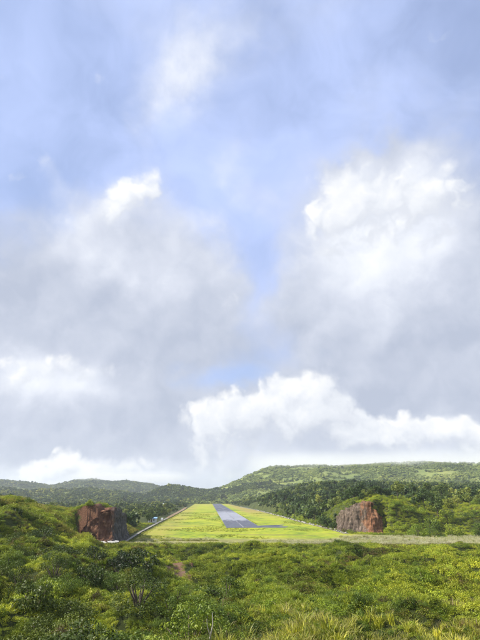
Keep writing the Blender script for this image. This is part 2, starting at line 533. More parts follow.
M = {}
M['shrub'] = foliage('shrub_leaves', (0.025, 0.047, 0.006), (0.124, 0.185, 0.019), (0.392, 0.445, 0.039), patch=22)
M['shrub_dark'] = foliage('dark_shrub_leaves', (0.016, 0.030, 0.006), (0.055, 0.085, 0.012), (0.149, 0.185, 0.023), patch=22)
M['creeper'] = foliage('creeper_leaves', (0.054, 0.085, 0.007), (0.242, 0.291, 0.020), (0.602, 0.610, 0.046), patch=24, dry=(0.13, 0.085, 0.030), dry_at=0.64)
M['bright'] = foliage('bright_shrub_leaves', (0.065, 0.117, 0.009), (0.219, 0.298, 0.020), (0.461, 0.519, 0.040), patch=24)
M['cane'] = foliage('cane_grass_blades', (0.082, 0.106, 0.010), (0.322, 0.340, 0.027), (0.745, 0.685, 0.068), patch=9, dry=(0.22, 0.17, 0.06), dry_at=0.66, tip=(0.30, 0.25, 0.10))
M['tuft'] = foliage('airfield_tuft_blades', (0.10, 0.14, 0.016), (0.24, 0.27, 0.026), (0.40, 0.36, 0.07), patch=16, translucent=0.25)
M['hill_grass'] = foliage('hill_grass_blades', (0.170, 0.170, 0.026), (0.320, 0.290, 0.050), (0.450, 0.385, 0.090), patch=20, dry=(0.24, 0.15, 0.06), dry_at=0.66, translucent=0.25)
M['fern'] = foliage('fern_fronds', (0.053, 0.094, 0.008), (0.209, 0.270, 0.020), (0.479, 0.495, 0.046), patch=11, translucent=0.25)
M['reed'] = foliage('pale_reed_blades', (0.252, 0.247, 0.080), (0.420, 0.391, 0.160), (0.609, 0.577, 0.320), patch=7, dry=(0.26, 0.19, 0.10), dry_at=0.68, tip=(0.70, 0.68, 0.56), translucent=0.3)
M['forest'] = foliage('forest_leaves', (0.020, 0.043, 0.012), (0.062, 0.104, 0.020), (0.168, 0.212, 0.036), patch=70, translucent=0.2)
M['forest_light'] = foliage('young_forest_leaves', (0.062, 0.094, 0.017), (0.167, 0.205, 0.032), (0.396, 0.396, 0.066), patch=90, translucent=0.2)
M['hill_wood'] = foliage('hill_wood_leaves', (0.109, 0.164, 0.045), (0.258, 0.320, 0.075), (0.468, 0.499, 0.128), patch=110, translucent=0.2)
M['brown_shrub'] = foliage('brown_shrub_leaves', (0.046, 0.041, 0.013), (0.098, 0.074, 0.026), (0.156, 0.118, 0.044), patch=14)

def bark(name, c1, c2):
    m, N = new_mat(name)
    n = N.noise(pos(N), 6.0, 5, 0.6)
    finish(N, N.mix(n, rgb(*c1), rgb(*c2)), 0.9, n, 0.6, 0.03)
    return m
M['bark'] = bark('bark', (0.05, 0.038, 0.026), (0.14, 0.115, 0.085))
M['pale_bark'] = bark('pale_bark', (0.28, 0.26, 0.22), (0.46, 0.43, 0.38))

def m_ground():
    m, N = new_mat('ground_soil_and_low_green')
    P = pos(N)
    n = N.noise(P, 0.06, 5, 0.6)
    n2 = N.noise(P, 2.6, 8, 0.75)
    n3 = N.noise(P, 0.012, 4, 0.55)
    f = N.math('ADD', N.math('MULTIPLY', n, 0.6), N.math('MULTIPLY', n2, 0.4))
    c = N.ramp(f, [(0.3, (0.022, 0.030, 0.008)), (0.5, (0.045, 0.060, 0.012)), (0.62, (0.080, 0.092, 0.018)), (0.75, (0.10, 0.070, 0.030))])
    c = N.mix(N.smooth(n3, 0.45, 0.65, 0.0, 0.4), c, rgb(0.09, 0.105, 0.022))
    # bare red soil spilling round the left cut
    r = N.vec('LENGTH', N.vec('MULTIPLY', N.vec('SUBTRACT', P, (-64.0, 238.0, 12.0)), (0.10, 0.11, 0.0)))
    r = N.math('MULTIPLY_ADD', N.math('SUBTRACT', N.noise(P, 0.35, 5, 0.6), 0.5), 1.1, r)
    soil = N.ramp(n2, [(0.32, (0.075, 0.034, 0.020)), (0.5, (0.165, 0.080, 0.044)), (0.66, (0.27, 0.165, 0.095))])
    c = N.mix(N.smooth(r, 1.1, 0.8), c, soil)
    finish(N, c, 0.95, n2, 1.0, 0.5)
    return m
M['ground'] = m_ground()

def m_hills():
    m, N = new_mat('hill_grass_and_scrub')
    P = pos(N)
    n = N.noise(P, 0.0045, 5, 0.6)
    n2 = N.noise(P, 0.06, 5, 0.65)
    f = N.math('ADD', N.math('MULTIPLY', n, 0.6), N.math('MULTIPLY', n2, 0.4))
    c = N.ramp(f, [(0.3, (0.07, 0.105, 0.025)), (0.48, (0.16, 0.20, 0.045)), (0.62, (0.25, 0.265, 0.065)), (0.78, (0.26, 0.22, 0.09))])
    finish(N, c, 0.95, n2, 0.8, 2.0)
    return m
M['hills'] = m_hills()

def m_field():
    m, N = new_mat('mown_airfield_grass')
    P = pos(N)
    x, y, z = xyz(N, P)
    wide = N.vec('MULTIPLY', P, (0.020, 0.011, 0.0))
    n = N.noise(wide, 1.0, 6, 0.62)
    n2 = N.noise(P, 0.22, 6, 0.65)
    n3 = N.noise(P, 3.0, 4, 0.7)
    streak = N.noise(N.vec('MULTIPLY', P, (0.012, 0.085, 0.0)), 1.0, 5, 0.6)
    f = N.math('ADD', N.math('MULTIPLY', n, 0.48), N.math('MULTIPLY', n2, 0.36))
    f = N.math('ADD', f, N.math('MULTIPLY', n3, 0.16))
    c = N.ramp(f, [(0.38, (0.085, 0.14, 0.014)), (0.45, (0.19, 0.265, 0.016)), (0.51, (0.33, 0.37, 0.020)), (0.57, (0.39, 0.39, 0.030)), (0.64, (0.30, 0.24, 0.060))])
    c = N.mix(N.smooth(streak, 0.52, 0.66, 0.0, 0.8), c, rgb(0.21, 0.185, 0.055))
    # drier, tawny turf towards the far end and on the outer margins
    along = N.math('MULTIPLY_ADD', N.math('SUBTRACT', y, 350.0), 0.0631, x)          # offset from the runway axis
    side = N.smooth(along, 18, 34)
    far = N.math('MULTIPLY', N.smooth(y, 480, 760), side)
    far = N.math('MAXIMUM', far, N.smooth(y, 900, 1500, 0.0, 0.45))
    left = N.smooth(along, -34, -50, 0.0, 0.55)
    dryf = N.math('MULTIPLY', N.math('MAXIMUM', far, left), N.smooth(N.math('ADD', n2, N.math('MULTIPLY', n, 0.4)), 0.48, 0.86, 0.3, 1.0))
    c = N.mix(dryf, c, rgb(0.32, 0.235, 0.075))
    # rank edge towards the valley
    edge = N.smooth(N.math('SUBTRACT', N.math('ADD', y, N.math('MULTIPLY', n2, 26.0)), N.smooth(x, 40, 75, 0.0, 40.0)), 286, 264)
    c = N.mix(N.math('MULTIPLY', edge, 0.9), c, N.ramp(n2, [(0.35, (0.16, 0.15, 0.05)), (0.6, (0.29, 0.265, 0.10))]))
    finish(N, c, 0.9, N.math('ADD', n3, n2), 0.6, 0.15)
    return m
M['field'] = m_field()

def m_asphalt(name, c1, c2, c3, rough=(0.55, 0.85), sky_sheen=False):
    m, N = new_mat(name)
    P = pos(N)
    n = N.noise(N.vec('MULTIPLY', P, (0.10, 0.022, 0)), 1.0, 6, 0.62)
    n2 = N.noise(P, 1.4, 6, 0.7)
    f = N.math('ADD', N.math('MULTIPLY', n, 0.65), N.math('MULTIPLY', n2, 0.35))
    c = N.ramp(f, [(0.34, c1), (0.52, c2), (0.68, c3)])
    if sky_sheen:                                     # pale stretch: sky reflection painted into the asphalt colour
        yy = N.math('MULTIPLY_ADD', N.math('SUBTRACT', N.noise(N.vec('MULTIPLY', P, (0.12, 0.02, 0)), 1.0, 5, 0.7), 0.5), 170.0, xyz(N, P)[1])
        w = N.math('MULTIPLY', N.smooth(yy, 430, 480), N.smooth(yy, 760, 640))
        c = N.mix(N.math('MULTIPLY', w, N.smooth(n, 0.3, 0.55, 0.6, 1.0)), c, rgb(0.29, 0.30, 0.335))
    finish(N, c, N.smooth(n, 0.4, 0.65, rough[0], rough[1]), n2, 0.25, 0.02, spec=0.4)
    return m
M['asphalt'] = m_asphalt('runway_asphalt', (0.042, 0.045, 0.060), (0.080, 0.085, 0.112), (0.15, 0.153, 0.175), (0.40, 0.8), sky_sheen=True)
M['concrete'] = m_asphalt('pale_concrete', (0.14, 0.13, 0.10), (0.22, 0.21, 0.17), (0.31, 0.30, 0.26), (0.92, 0.97))
M['dirt_road'] = m_asphalt('dirt_road', (0.16, 0.10, 0.055), (0.24, 0.165, 0.09), (0.33, 0.25, 0.16), (0.9, 0.95))
M['gravel'] = m_asphalt('pale_gravel', (0.30, 0.29, 0.27), (0.47, 0.46, 0.43), (0.62, 0.61, 0.59), (0.85, 0.95))
M['verge'] = m_asphalt('pale_soil', (0.17, 0.15, 0.09), (0.28, 0.25, 0.16), (0.38, 0.35, 0.25), (0.92, 0.97))
M['track'] = m_asphalt('red_earth_track', (0.085, 0.046, 0.024), (0.15, 0.085, 0.046), (0.22, 0.145, 0.088), (0.9, 0.95))

def m_paint(name, c, wear=0.35):
    m, N = new_mat(name)
    n = N.noise(pos(N), 0.6, 6, 0.7)
    finish(N, N.mix(N.smooth(n, 0.42, 0.72, 0.0, wear), rgb(*c), rgb(*(0.4 * v for v in c))), 0.7, n, 0.1, 0.01)
    return m
M['paint'] = m_paint('worn_white_paint', (0.26, 0.26, 0.28), 0.6)

def m_red_bank():
    m, N = new_mat('red_earth_and_grey_rock')
    P = pos(N)
    x, y, z = xyz(N, P)
    n = N.noise(P, 0.28, 6, 0.65)
    n2 = N.noise(N.vec('MULTIPLY', P, (1.0, 1.0, 0.35)), 0.9, 6, 0.68)
    red = N.ramp(n2, [(0.32, (0.060, 0.028, 0.018)), (0.5, (0.135, 0.064, 0.036)), (0.66, (0.25, 0.145, 0.085))])
    grey = N.ramp(n2, [(0.32, (0.030, 0.030, 0.030)), (0.5, (0.070, 0.066, 0.058)), (0.68, (0.135, 0.125, 0.105))])
    f = N.smooth(N.math('ADD', N.math('ADD', x, N.math('MULTIPLY', N.math('SUBTRACT', y, 234.0), 0.25)), N.math('MULTIPLY', N.math('SUBTRACT', n, 0.5), 12.0)), -58.5, -55.5)
    c = N.mix(f, red, grey)
    g = N.smooth(N.noise(N.vec('ADD', P, (9, 4, 2)), 0.5, 5, 0.6), 0.66, 0.74, 0.0, 0.7)
    c = N.mix(g, c, rgb(0.10, 0.105, 0.028))
    finish(N, c, 0.95, n2, 1.0, 0.5)
    return m
M['red_bank'] = m_red_bank()

def m_rock_cut():
    m, N = new_mat('layered_brown_rock')
    P = pos(N)
    x, y, z = xyz(N, P)
    n = N.noise(P, 0.30, 6, 0.62)
    n2 = N.noise(P, 1.1, 6, 0.68)
    layer = N.math('MULTIPLY_ADD', N.noise(N.vec('MULTIPLY', P, (0.75, 0.75, 0.14)), 1.0, 5, 0.6), 0.8, N.math('MULTIPLY', N.noise(N.vec('MULTIPLY', P, (0.16, 0.16, 1.0)), 1.0, 5, 0.6), 0.2))
    f = N.math('ADD', N.math('MULTIPLY', layer, 0.6), N.math('MULTIPLY', n2, 0.4))
    brown = N.ramp(f, [(0.36, (0.040, 0.030, 0.023)), (0.5, (0.110, 0.080, 0.060)), (0.64, (0.24, 0.180, 0.140))])
    rust = N.ramp(f, [(0.36, (0.075, 0.034, 0.018)), (0.5, (0.20, 0.092, 0.045)), (0.64, (0.36, 0.205, 0.115))])
    g = N.smooth(N.math('ADD', x, N.math('MULTIPLY', N.math('SUBTRACT', n, 0.5), 14.0)), 72.5, 76.0)
    c = N.mix(g, brown, rust)
    v = N.smooth(N.noise(N.vec('ADD', P, (5, 1, 8)), 0.45, 5, 0.62), 0.60, 0.70, 0.0, 0.85)
    c = N.mix(v, c, rgb(0.055, 0.075, 0.020))
    finish(N, c, 0.92, f, 1.0, 0.6)
    return m
M['rock_cut'] = m_rock_cut()

def m_stone():
    m, N = new_mat('pale_stone')
    r = N.node('ShaderNodeObjectInfo').outputs['Random']
    n = N.noise(pos(N), 0.9, 5, 0.65)
    c = N.ramp(n, [(0.3, (0.17, 0.165, 0.13)), (0.5, (0.32, 0.31, 0.27)), (0.7, (0.46, 0.45, 0.41))])
    c = N.mix(N.math('MULTIPLY', r, 0.35), c, rgb(0.26, 0.24, 0.16))
    finish(N, c, 0.9, n, 0.7, 0.2)
    return m
M['stone'] = m_stone()

# ------------------------------------------------------------------ ground and hills: one polar sheet in two pieces
def polar_sheet(name, az, rad, mat):
    A, D = np.meshgrid(np.radians(az), rad)
    X, Y = D * np.sin(A), D * np.cos(A)
    Z = H(X.ravel(), Y.ravel())
    n, m = X.shape
    V = np.stack([X.ravel(), Y.ravel(), Z], -1)
    i, j = np.meshgrid(np.arange(n - 1), np.arange(m), indexing='ij')
    j2 = (j + 1) % m
    F = np.stack([i * m + j, i * m + j2, (i + 1) * m + j2, (i + 1) * m + j], -1).reshape(-1, 4)[:, ::-1]
    o = obj(name, mesh_from(name, V, F, mat, True))
    tag(o, kind='structure')
    return o
az_all = np.concatenate([np.arange(-45, 45, 0.22), np.arange(45, 315, 3.0)])
rad_near = np.concatenate([np.exp(np.linspace(math.log(1.2), math.log(205), 290))[:-1], np.arange(205, 345, 1.15), np.exp(np.linspace(math.log(345.5), math.log(1450), 110))])
rad_far = np.exp(np.linspace(math.log(1450), math.log(7000), 90))
ground = polar_sheet('ground', az_all, rad_near, M['ground'])
tag(ground, 'overgrown slope running down from the viewpoint to the airfield')
hills = polar_sheet('hills', az_all, rad_far, M['hills'])
tag(hills, 'wooded hills rising into the clouds behind the airstrip')

# ------------------------------------------------------------------ airfield
def strip(name, pts, widths, mat, z, parent=None, follow=False, step=4.0):
    """ribbon along a line of points"""
    P = np.array(pts, dtype=float)
    L = np.concatenate([[0], np.cumsum(np.hypot(*np.diff(P, axis=0).T))])
    t = np.linspace(0, L[-1], max(2, int(L[-1] / step) + 1))
    x, y = np.interp(t, L, P[:, 0]), np.interp(t, L, P[:, 1])
    if follow:
        for _ in range(3):
            x[1:-1] = (x[:-2] + 2 * x[1:-1] + x[2:]) / 4
            y[1:-1] = (y[:-2] + 2 * y[1:-1] + y[2:]) / 4
    w = np.interp(t, L, widths) / 2
    tx, ty = np.gradient(x), np.gradient(y)
    n = np.hypot(tx, ty)
    nx, ny = ty / n, -tx / n
    k = 5 if follow else 2
    V = []
    for a in np.linspace(-1, 1, k):
        wob = 1 + (0.25 * fbm(t / 5, t * 0 + a, 3, 2) if follow else 0)
        px_, py_ = x + nx * w * a * wob, y + ny * w * a * wob
        V.append(np.stack([px_, py_, (H(px_, py_) + z) if follow else np.full(len(t), z)], -1))
    V = np.stack(V, 1).reshape(-1, 3)
    i, j = np.meshgrid(np.arange(len(t) - 1), np.arange(k - 1), indexing='ij')
    F = np.stack([i * k + j, i * k + j + 1, (i + 1) * k + j + 1, (i + 1) * k + j], -1).reshape(-1, 4)
    return obj(name, mesh_from(name, V, F, mat, True), parent)

ys = np.concatenate([np.arange(232, 300, 4.0), np.arange(300, 1680, 12.0)])
xs = np.linspace(0, 1, 25)
V = []
for y in ys:
    a, b = np.interp(y, YL, XL) + 0.6, np.interp(y, YR, XR) - 0.6
    for s in xs:
        V.append((a + (b - a) * s, y, 0))
V = np.array(V)
V[:, 2] = 0.05 * fbm(V[:, 0] / 25, V[:, 1] / 25, 9, 3)
V[np.isclose(V[:, 1], 232), 2] = -0.6
k = len(xs)
i, j = np.meshgrid(np.arange(len(ys) - 1), np.arange(k - 1), indexing='ij')
F = np.stack([i * k + j, i * k + j + 1, (i + 1) * k + j + 1, (i + 1) * k + j], -1).reshape(-1, 4)
fld = obj('airfield_grass', mesh_from('airfield_grass', V, F, M['field'], True))
tag(fld, 'bright yellow-green mown grass strip either side of the runway', kind='structure')

def rw(y, off=0.0):
    return (2.6 - 0.0631 * (y - 350) + off, y)
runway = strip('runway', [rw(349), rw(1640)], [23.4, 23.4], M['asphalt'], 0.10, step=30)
tag(runway, 'grey asphalt runway running away to the forested ridge', kind='structure')
for y0 in np.arange(352, 1620, 62.0):
    strip('centre_line_dash', [rw(y0), rw(y0 + (56 if y0 < 360 else 36))], [0.8, 0.8], M['paint'], 0.16, runway, step=12)
for q in range(6):
    strip('threshold_bar', [rw(1588, -8.6 + 3.4 * q), rw(1618, -8.6 + 3.4 * q)], [1.7, 1.7], M['paint'], 0.16, runway, step=12)
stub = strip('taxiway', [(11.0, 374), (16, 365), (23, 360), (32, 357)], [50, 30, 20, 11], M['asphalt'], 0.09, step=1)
tag(stub, 'short paved stub leaving the near end of the runway to the right', kind='structure')

road = strip('road', [(-52.6, 236), (-59, 310), (-66.2, 427), (-70, 500)], [1.3, 1.6, 2.2, 2.6], M['concrete'], 0.40, follow=True, step=2.5)
tag(road, 'pale concrete perimeter road along the left of the airfield', kind='structure')
droad = strip('dirt_road', [(-70.1, 500.5), (-74, 560), (-88, 790), (-100, 960)], [3, 4, 5, 5], M['dirt_road'], 0.40, follow=True, step=3)
verge = strip('soil_verge', [(60, 296), (58, 333), (49.5, 427), (39.6, 581), (23.4, 786), (0.5, 999)], [3, 3, 2.6, 2.6, 3, 3], M['verge'], 0.46, follow=True, step=2.5)
tag(verge, 'pale bare soil strip under the stones right of the airfield', kind='structure')
tag(droad, 'brown dirt road going on along the left of the airfield', kind='structure')
trk = strip('dirt_track', [(-18.8, 178), (-18.9, 168), (-18.6, 158), (-15.6, 133), (-10.5, 106), (-7.5, 92), (-3.8, 78), (-1.5, 70)], [2.0, 4.0, 7.0, 7.0, 4.6, 3.0, 2.2, 1.2], M['track'], 0.10, follow=True, step=1.5)
tag(trk, 'reddish earth track curving down through the scrub', kind='structure')
pad = strip('gravel_pad', [(-71, 226.5), (-66, 227), (-58, 227), (-52.5, 228.5)], [2.5, 7, 6.5, 3], M['gravel'], 0.22, follow=True, step=1.0)
tag(pad, 'pale gravel apron at the foot of the red bank', kind='structure')

# ------------------------------------------------------------------ cliffs
def cliff(name, line, tops, mat, label, seed, lean=0.16, vertical=0.5, strata=0.4, thick=5.0, nz=36, step=0.4):
    P = np.array(line, dtype=float)
    L = np.concatenate([[0], np.cumsum(np.hypot(*np.diff(P, axis=0).T))])
    t = np.linspace(0, L[-1], int(L[-1] / step) + 1)
    x, y = np.interp(t, L, P[:, 0]), np.interp(t, L, P[:, 1])
    for _ in range(4):
        x[1:-1] = (x[:-2] + 2 * x[1:-1] + x[2:]) / 4
        y[1:-1] = (y[:-2] + 2 * y[1:-1] + y[2:]) / 4
    tx, ty = np.gradient(x), np.gradient(y)
    n = np.hypot(tx, ty)
    nx, ny = ty / n, -tx / n                     # outward, right of the walking direction
    top = np.interp(t, L, tops) + 1.5 * fbm(t / 2.2, t * 0, seed, 3)
    rows = []
    for q in range(nz):
        h = q / (nz - 1)
        z = -1.0 + (top + 1.0) * h
        gully = np.abs(fbm(t / 4.2, z / 16, seed + 2, 3))
        out = -lean * (z + 1) + 0.9 * fbm(t / 6, z / 7, seed + 1, 4) + 3.2 * vertical * (gully - 0.3) + strata * fbm(t / 14, z / 0.9, seed + 3, 2)
        out = out + 0.5 * np.floor(2.5 * fbm(t / 3, z / 2.2, seed + 5, 2)) * 0.5
        out = out + 1.6 * np.maximum(0, 1 - (z + 1) / 4.5) ** 2
        rows.append(np.stack([x + nx * out, y + ny * out, z], -1))
    rows.append(np.stack([x - nx * (thick + lean * top), y - ny * (thick + lean * top), top - 0.6], -1))
    rows.append(np.stack([x - nx * (thick + lean * top), y - ny * (thick + lean * top), top * 0 - 1], -1))
    V = np.stack(rows, 1).reshape(-1, 3)
    m = len(rows)
    i, j = np.meshgrid(np.arange(len(t) - 1), np.arange(m), indexing='ij')
    j2 = (j + 1) % m
    F = np.stack([i * m + j, (i + 1) * m + j, (i + 1) * m + j2, i * m + j2], -1).reshape(-1, 4)
    o = obj(name, mesh_from(name, V, F, mat, False))
    return tag(o, label, kind='structure')
cliff('earth_cliff', [(-74, 236), (-70.5, 231.5), (-63, 231), (-56.5, 233.5), (-55.5, 240), (-56.5, 256), (-60, 283), (-66, 300)], [4, 7.0, 11.5, 14.6, 14.4, 13.4, 10, 5], M['red_bank'], 'red earth cut with a dark grey rock flank left of the airfield', 60, vertical=0.7, strata=0.3)
cliff('rock_cliff', [(60.5, 336), (62.5, 322), (68, 313), (72, 308.5), (77, 304.5), (82, 305), (87, 310)], [8, 12.0, 15.6, 17.2, 15.8, 12.0, 7], M['rock_cut'], 'layered brown and orange rock cut in the hill right of the airfield', 80, vertical=1.0, strata=0.25)

# ------------------------------------------------------------------ plants: shapes
def leaves(n, lobes, size, aspect=0.5, up=0.3, wild=0.6, shell=0.55, seed=0, bottom=-9e9):
    """diamond leaves spread through lobes (centre, radii); returns verts, faces, per-face leaf value"""
    g = np.random.default_rng(seed)
    vol = np.array([l[1][0] * l[1][1] + l[1][0] * l[1][2] for l in lobes], dtype=float)
    w = g.choice(len(lobes), n, p=vol / vol.sum())
    c = np.array([l[0] for l in lobes], dtype=float)[w]
    r = np.array([l[1] for l in lobes], dtype=float)[w]
    u = g.normal(size=(n, 3))
    u /= np.linalg.norm(u, axis=1)[:, None]
    rr = shell + (1 - shell) * g.random(n) ** 0.6
    ragged = 1 + 0.22 * np.sin(u[:, 0] * 5 + w) * np.cos(u[:, 1] * 4 - w)
    p = c + u * r * (rr * ragged)[:, None]
    nor = u * (1 - up) + np.array([0, 0, 1.0]) * up + g.normal(size=(n, 3)) * wild
    nor /= np.linalg.norm(nor, axis=1)[:, None]
    t = np.cross(nor, g.normal(size=(n, 3)))
    t /= np.linalg.norm(t, axis=1)[:, None]
    b = np.cross(nor, t)
    s = size * (0.6 + 0.8 * g.random(n))[:, None]
    fold = nor * s * 0.12
    V = np.stack([p - t * s * 0.5, p + b * s * aspect * 0.5 + fold, p + t * s * 0.5, p - b * s * aspect * 0.5 + fold], 1)
    keep = p[:, 2] > bottom
    V = V[keep]
    val = g.random(len(V))
    # whole twigs share a shade: light and dark clumps
    val = 0.45 * val + 0.55 * g.random(len(lobes))[w[keep]]
    F = np.arange(len(V) * 4).reshape(-1, 4)
    return V.reshape(-1, 3), F, val

def leaf_mesh(name, mat, *a, **k):
    V, F, val = leaves(*a, **k)
    return mesh_from(name, V, F, mat, False, {'leaf': ('FACE', val)})

def limbs(name, mat, paths, sides=6):
    """tapered tubes: paths of [(x,y,z,r), ...]"""
    V, F = [], []
    for path in paths:
        path = np.array(path, dtype=float)
        base = len(V)
        for q in range(len(path)):
            d = path[min(q + 1, len(path) - 1), :3] - path[max(q - 1, 0), :3]
            d /= np.linalg.norm(d)
            a = np.cross(d, (0.3, 1, 0.1)); a /= np.linalg.norm(a)
            b = np.cross(d, a)
            for s in range(sides):
                th = 2 * math.pi * s / sides
                V.append(path[q, :3] + path[q, 3] * (math.cos(th) * a + math.sin(th) * b))
        for q in range(len(path) - 1):
            for s in range(sides):
                s2 = (s + 1) % sides
                F.append((base + q * sides + s, base + q * sides + s2, base + (q + 1) * sides + s2, base + (q + 1) * sides + s))
        F.append(tuple(base + (len(path) - 1) * sides + s for s in range(sides)))
    return mesh_from(name, V, F, mat, True)

def shrub_lobes(g, n, spread, hgt):
    L = []
    for q in range(n):
        a, r = g.random() * 6.283, spread * math.sqrt(g.random())
        zz = hgt * (0.28 + 0.62 * (1 - (r / spread) ** 1.6) * g.uniform(0.6, 1.0))
        s = g.uniform(0.16, 0.5) * spread
        r *= g.choice([1.0, 1.0, 1.35])
        L.append(((r * math.cos(a), r * math.sin(a), zz), (s, s * g.uniform(0.8, 1.1), s * g.uniform(0.6, 0.9))))
    return L

TONE = {'shrub_leaves': 'mid-green ', 'dark_shrub_leaves': 'dark green ', 'bright_shrub_leaves': 'bright green ', 'brown_shrub_leaves': 'brownish ', 'forest_leaves': 'dark green ', 'young_forest_leaves': 'light green '}
def shrub_variant(q, mat, n=2600, size=0.115, spread=1.0, hgt=1.5, lobes=11, tall=False):
    g = np.random.default_rng(100 + q)
    L = shrub_lobes(g, lobes, spread, hgt)
    for q_ in range(7):                          # skirt down to the ground
        a_ = q_ * 0.9 + g.random() * 0.5
        L.append(((0.72 * spread * math.cos(a_), 0.72 * spread * math.sin(a_), 0.24 + 0.2 * g.random()), (0.42 * spread, 0.42 * spread, 0.34)))
    me = leaf_mesh('foliage', mat, n, L, size, 0.44, 0.35, 0.6, 0.5, 200 + q, bottom=0.02)
    paths = []
    for (c, r) in L[:8]:
        k = np.array(c)
        paths.append([(0, 0, -0.4, 0.05), (k[0] * 0.35, k[1] * 0.35, k[2] * 0.4, 0.035), (k[0] * 0.9, k[1] * 0.9, k[2] * 0.95, 0.012)])
    return me, limbs('stem', M['bark'], paths, 5)

def tree_variant(q, mat, n=1000, size=0.75, hgt=11.0, rad=3.6, kind='broad'):
    g = np.random.default_rng(300 + q)
    L = []
    trunk_h = hgt * (0.42 if kind == 'broad' else 0.3)
    nl = 15
    for k in range(nl):
        f = g.random()
        if kind == 'broad':
            zz = hgt * (0.40 + 0.48 * f)
            rr = rad * math.sqrt(max(0.05, 1 - ((f - 0.35) / 0.75) ** 2)) * math.sqrt(g.random()) * 0.85
            s = rad * g.uniform(0.32, 0.52)
        else:
            zz = hgt * (0.25 + 0.68 * f)
            rr = rad * (1.05 - f) * g.uniform(0.2, 0.9)
            s = rad * g.uniform(0.26, 0.4) * (1.2 - 0.6 * f)
        a = g.random() * 6.283
        L.append(((rr * math.cos(a), rr * math.sin(a), zz), (s, s, s * g.uniform(0.65, 0.95))))
    me = leaf_mesh('crown', mat, n, L, size, 0.62, 0.3, 0.55, 0.55, 400 + q)
    bend = g.uniform(-0.5, 0.5, 2)
    paths = [[(0, 0, -1.5, 0.30), (bend[0] * 0.3, bend[1] * 0.3, trunk_h * 0.5, 0.22), (bend[0], bend[1], trunk_h, 0.17), (bend[0], bend[1], hgt * 0.8, 0.05)]]
    for (c, r) in L[:6]:
        paths.append([(bend[0], bend[1], trunk_h * 0.85, 0.12), (c[0] * 0.5 + bend[0] * 0.5, c[1] * 0.5 + bend[1] * 0.5, (trunk_h + c[2]) * 0.52, 0.08), (c[0], c[1], c[2], 0.03)])
    return me, limbs('trunk', M['bark'], paths, 6)

def blades(name, mat, n, hgt, width, spread, droop=0.5, seed=0, segs=3):
    g = np.random.default_rng(seed)
    V, F, val, along = [], [], [], []
    for q in range(n):
        a, r = g.random() * 6.283, spread * math.sqrt(g.random())
        bx, by = r * math.cos(a), r * math.sin(a)
        da = a + g.normal() * 0.9
        h = hgt * g.uniform(0.55, 1.1)
        lean = droop * h * g.uniform(0.15, 1.0)
        wa = g.random() * 3.1416
        wx, wy = math.cos(wa) * width, math.sin(wa) * width
        v0 = len(V)
        for s in range(segs + 1):
            f = s / segs
            px_, py_ = bx + math.cos(da) * lean * f * f, by + math.sin(da) * lean * f * f
            pz = h * f * (1 - 0.35 * droop * f * f) - 0.1
            k = (1 - f) ** 0.7 + 0.06
            V.append((px_ - wx * k, py_ - wy * k, pz)); V.append((px_ + wx * k, py_ + wy * k, pz))
            along += [f, f]
        lv = g.random()
        for s in range(segs):
            F.append((v0 + 2 * s, v0 + 2 * s + 1, v0 + 2 * s + 3, v0 + 2 * s + 2))
            val.append(lv)
    return mesh_from(name, np.array(V), np.array(F), mat, False, {'leaf': ('FACE', val), 'along': ('POINT', along)})

# ------------------------------------------------------------------ plants: masses (one object each) and single plants
def mass(name, pts, scl, meshes, label, tilt=0.12, squash=None):
    """one object that carries copies of a few plant shapes at the given points"""
    n = len(pts)
    me = bpy.data.meshes.new(name)
    me.vertices.add(n)
    me.vertices.foreach_set('co', np.asarray(pts, dtype=np.float32).ravel())
    g = np.random.default_rng(len(pts))
    a = me.attributes.new('turn', 'FLOAT_VECTOR', 'POINT')
    a.data.foreach_set('vector', np.stack([g.normal(size=n) * tilt, g.normal(size=n) * tilt, g.random(n) * 6.283], -1).astype(np.float32).ravel())
    a = me.attributes.new('size', 'FLOAT_VECTOR', 'POINT')
    sc = np.stack([scl, scl, scl * (g.uniform(0.8, 1.25, n) if squash is None else squash)], -1)
    a.data.foreach_set('vector', sc.astype(np.float32).ravel())
    a = me.attributes.new('pick', 'INT', 'POINT')
    a.data.foreach_set('value', g.integers(0, len(meshes), n).astype(np.int32))
    me.update()
    o = obj(name, me)
    tree = bpy.data.node_groups.new(name, 'GeometryNodeTree')
    tree.interface.new_socket('Geometry', in_out='INPUT', socket_type='NodeSocketGeometry')
    tree.interface.new_socket('Geometry', in_out='OUTPUT', socket_type='NodeSocketGeometry')
    gi, go = tree.nodes.new('NodeGroupInput'), tree.nodes.new('NodeGroupOutput')
    iop = tree.nodes.new('GeometryNodeInstanceOnPoints')
    m2p = tree.nodes.new('GeometryNodeMeshToPoints')
    tree.links.new(gi.outputs[0], m2p.inputs['Mesh'])
    tree.links.new(m2p.outputs[0], iop.inputs['Points'])
    jn = tree.nodes.new('GeometryNodeJoinGeometry')
    for src in meshes:
        so = bpy.data.objects.new(src.name, src)
        oi = tree.nodes.new('GeometryNodeObjectInfo')
        oi.inputs['Object'].default_value = so
        oi.inputs['As Instance'].default_value = True
        tree.links.new(oi.outputs['Geometry'], jn.inputs[0])
    tree.links.new(jn.outputs[0], iop.inputs['Instance'])
    iop.inputs['Pick Instance'].default_value = True
    for an, dt, sock in (('turn', 'FLOAT_VECTOR', 'Rotation'), ('size', 'FLOAT_VECTOR', 'Scale'), ('pick', 'INT', 'Instance Index')):
        na = tree.nodes.new('GeometryNodeInputNamedAttribute')
        na.data_type = dt
        na.inputs['Name'].default_value = an
        tree.links.new(na.outputs[0], iop.inputs[sock])
    tree.links.new(iop.outputs[0], go.inputs[0])
    md = o.modifiers.new('plants', 'NODES')
    md.node_group = tree
    return tag(o, label, kind='stuff')

def on_ground(x, y, sink=0.05):
    return np.stack([x, y, H(x, y) - sink], -1)

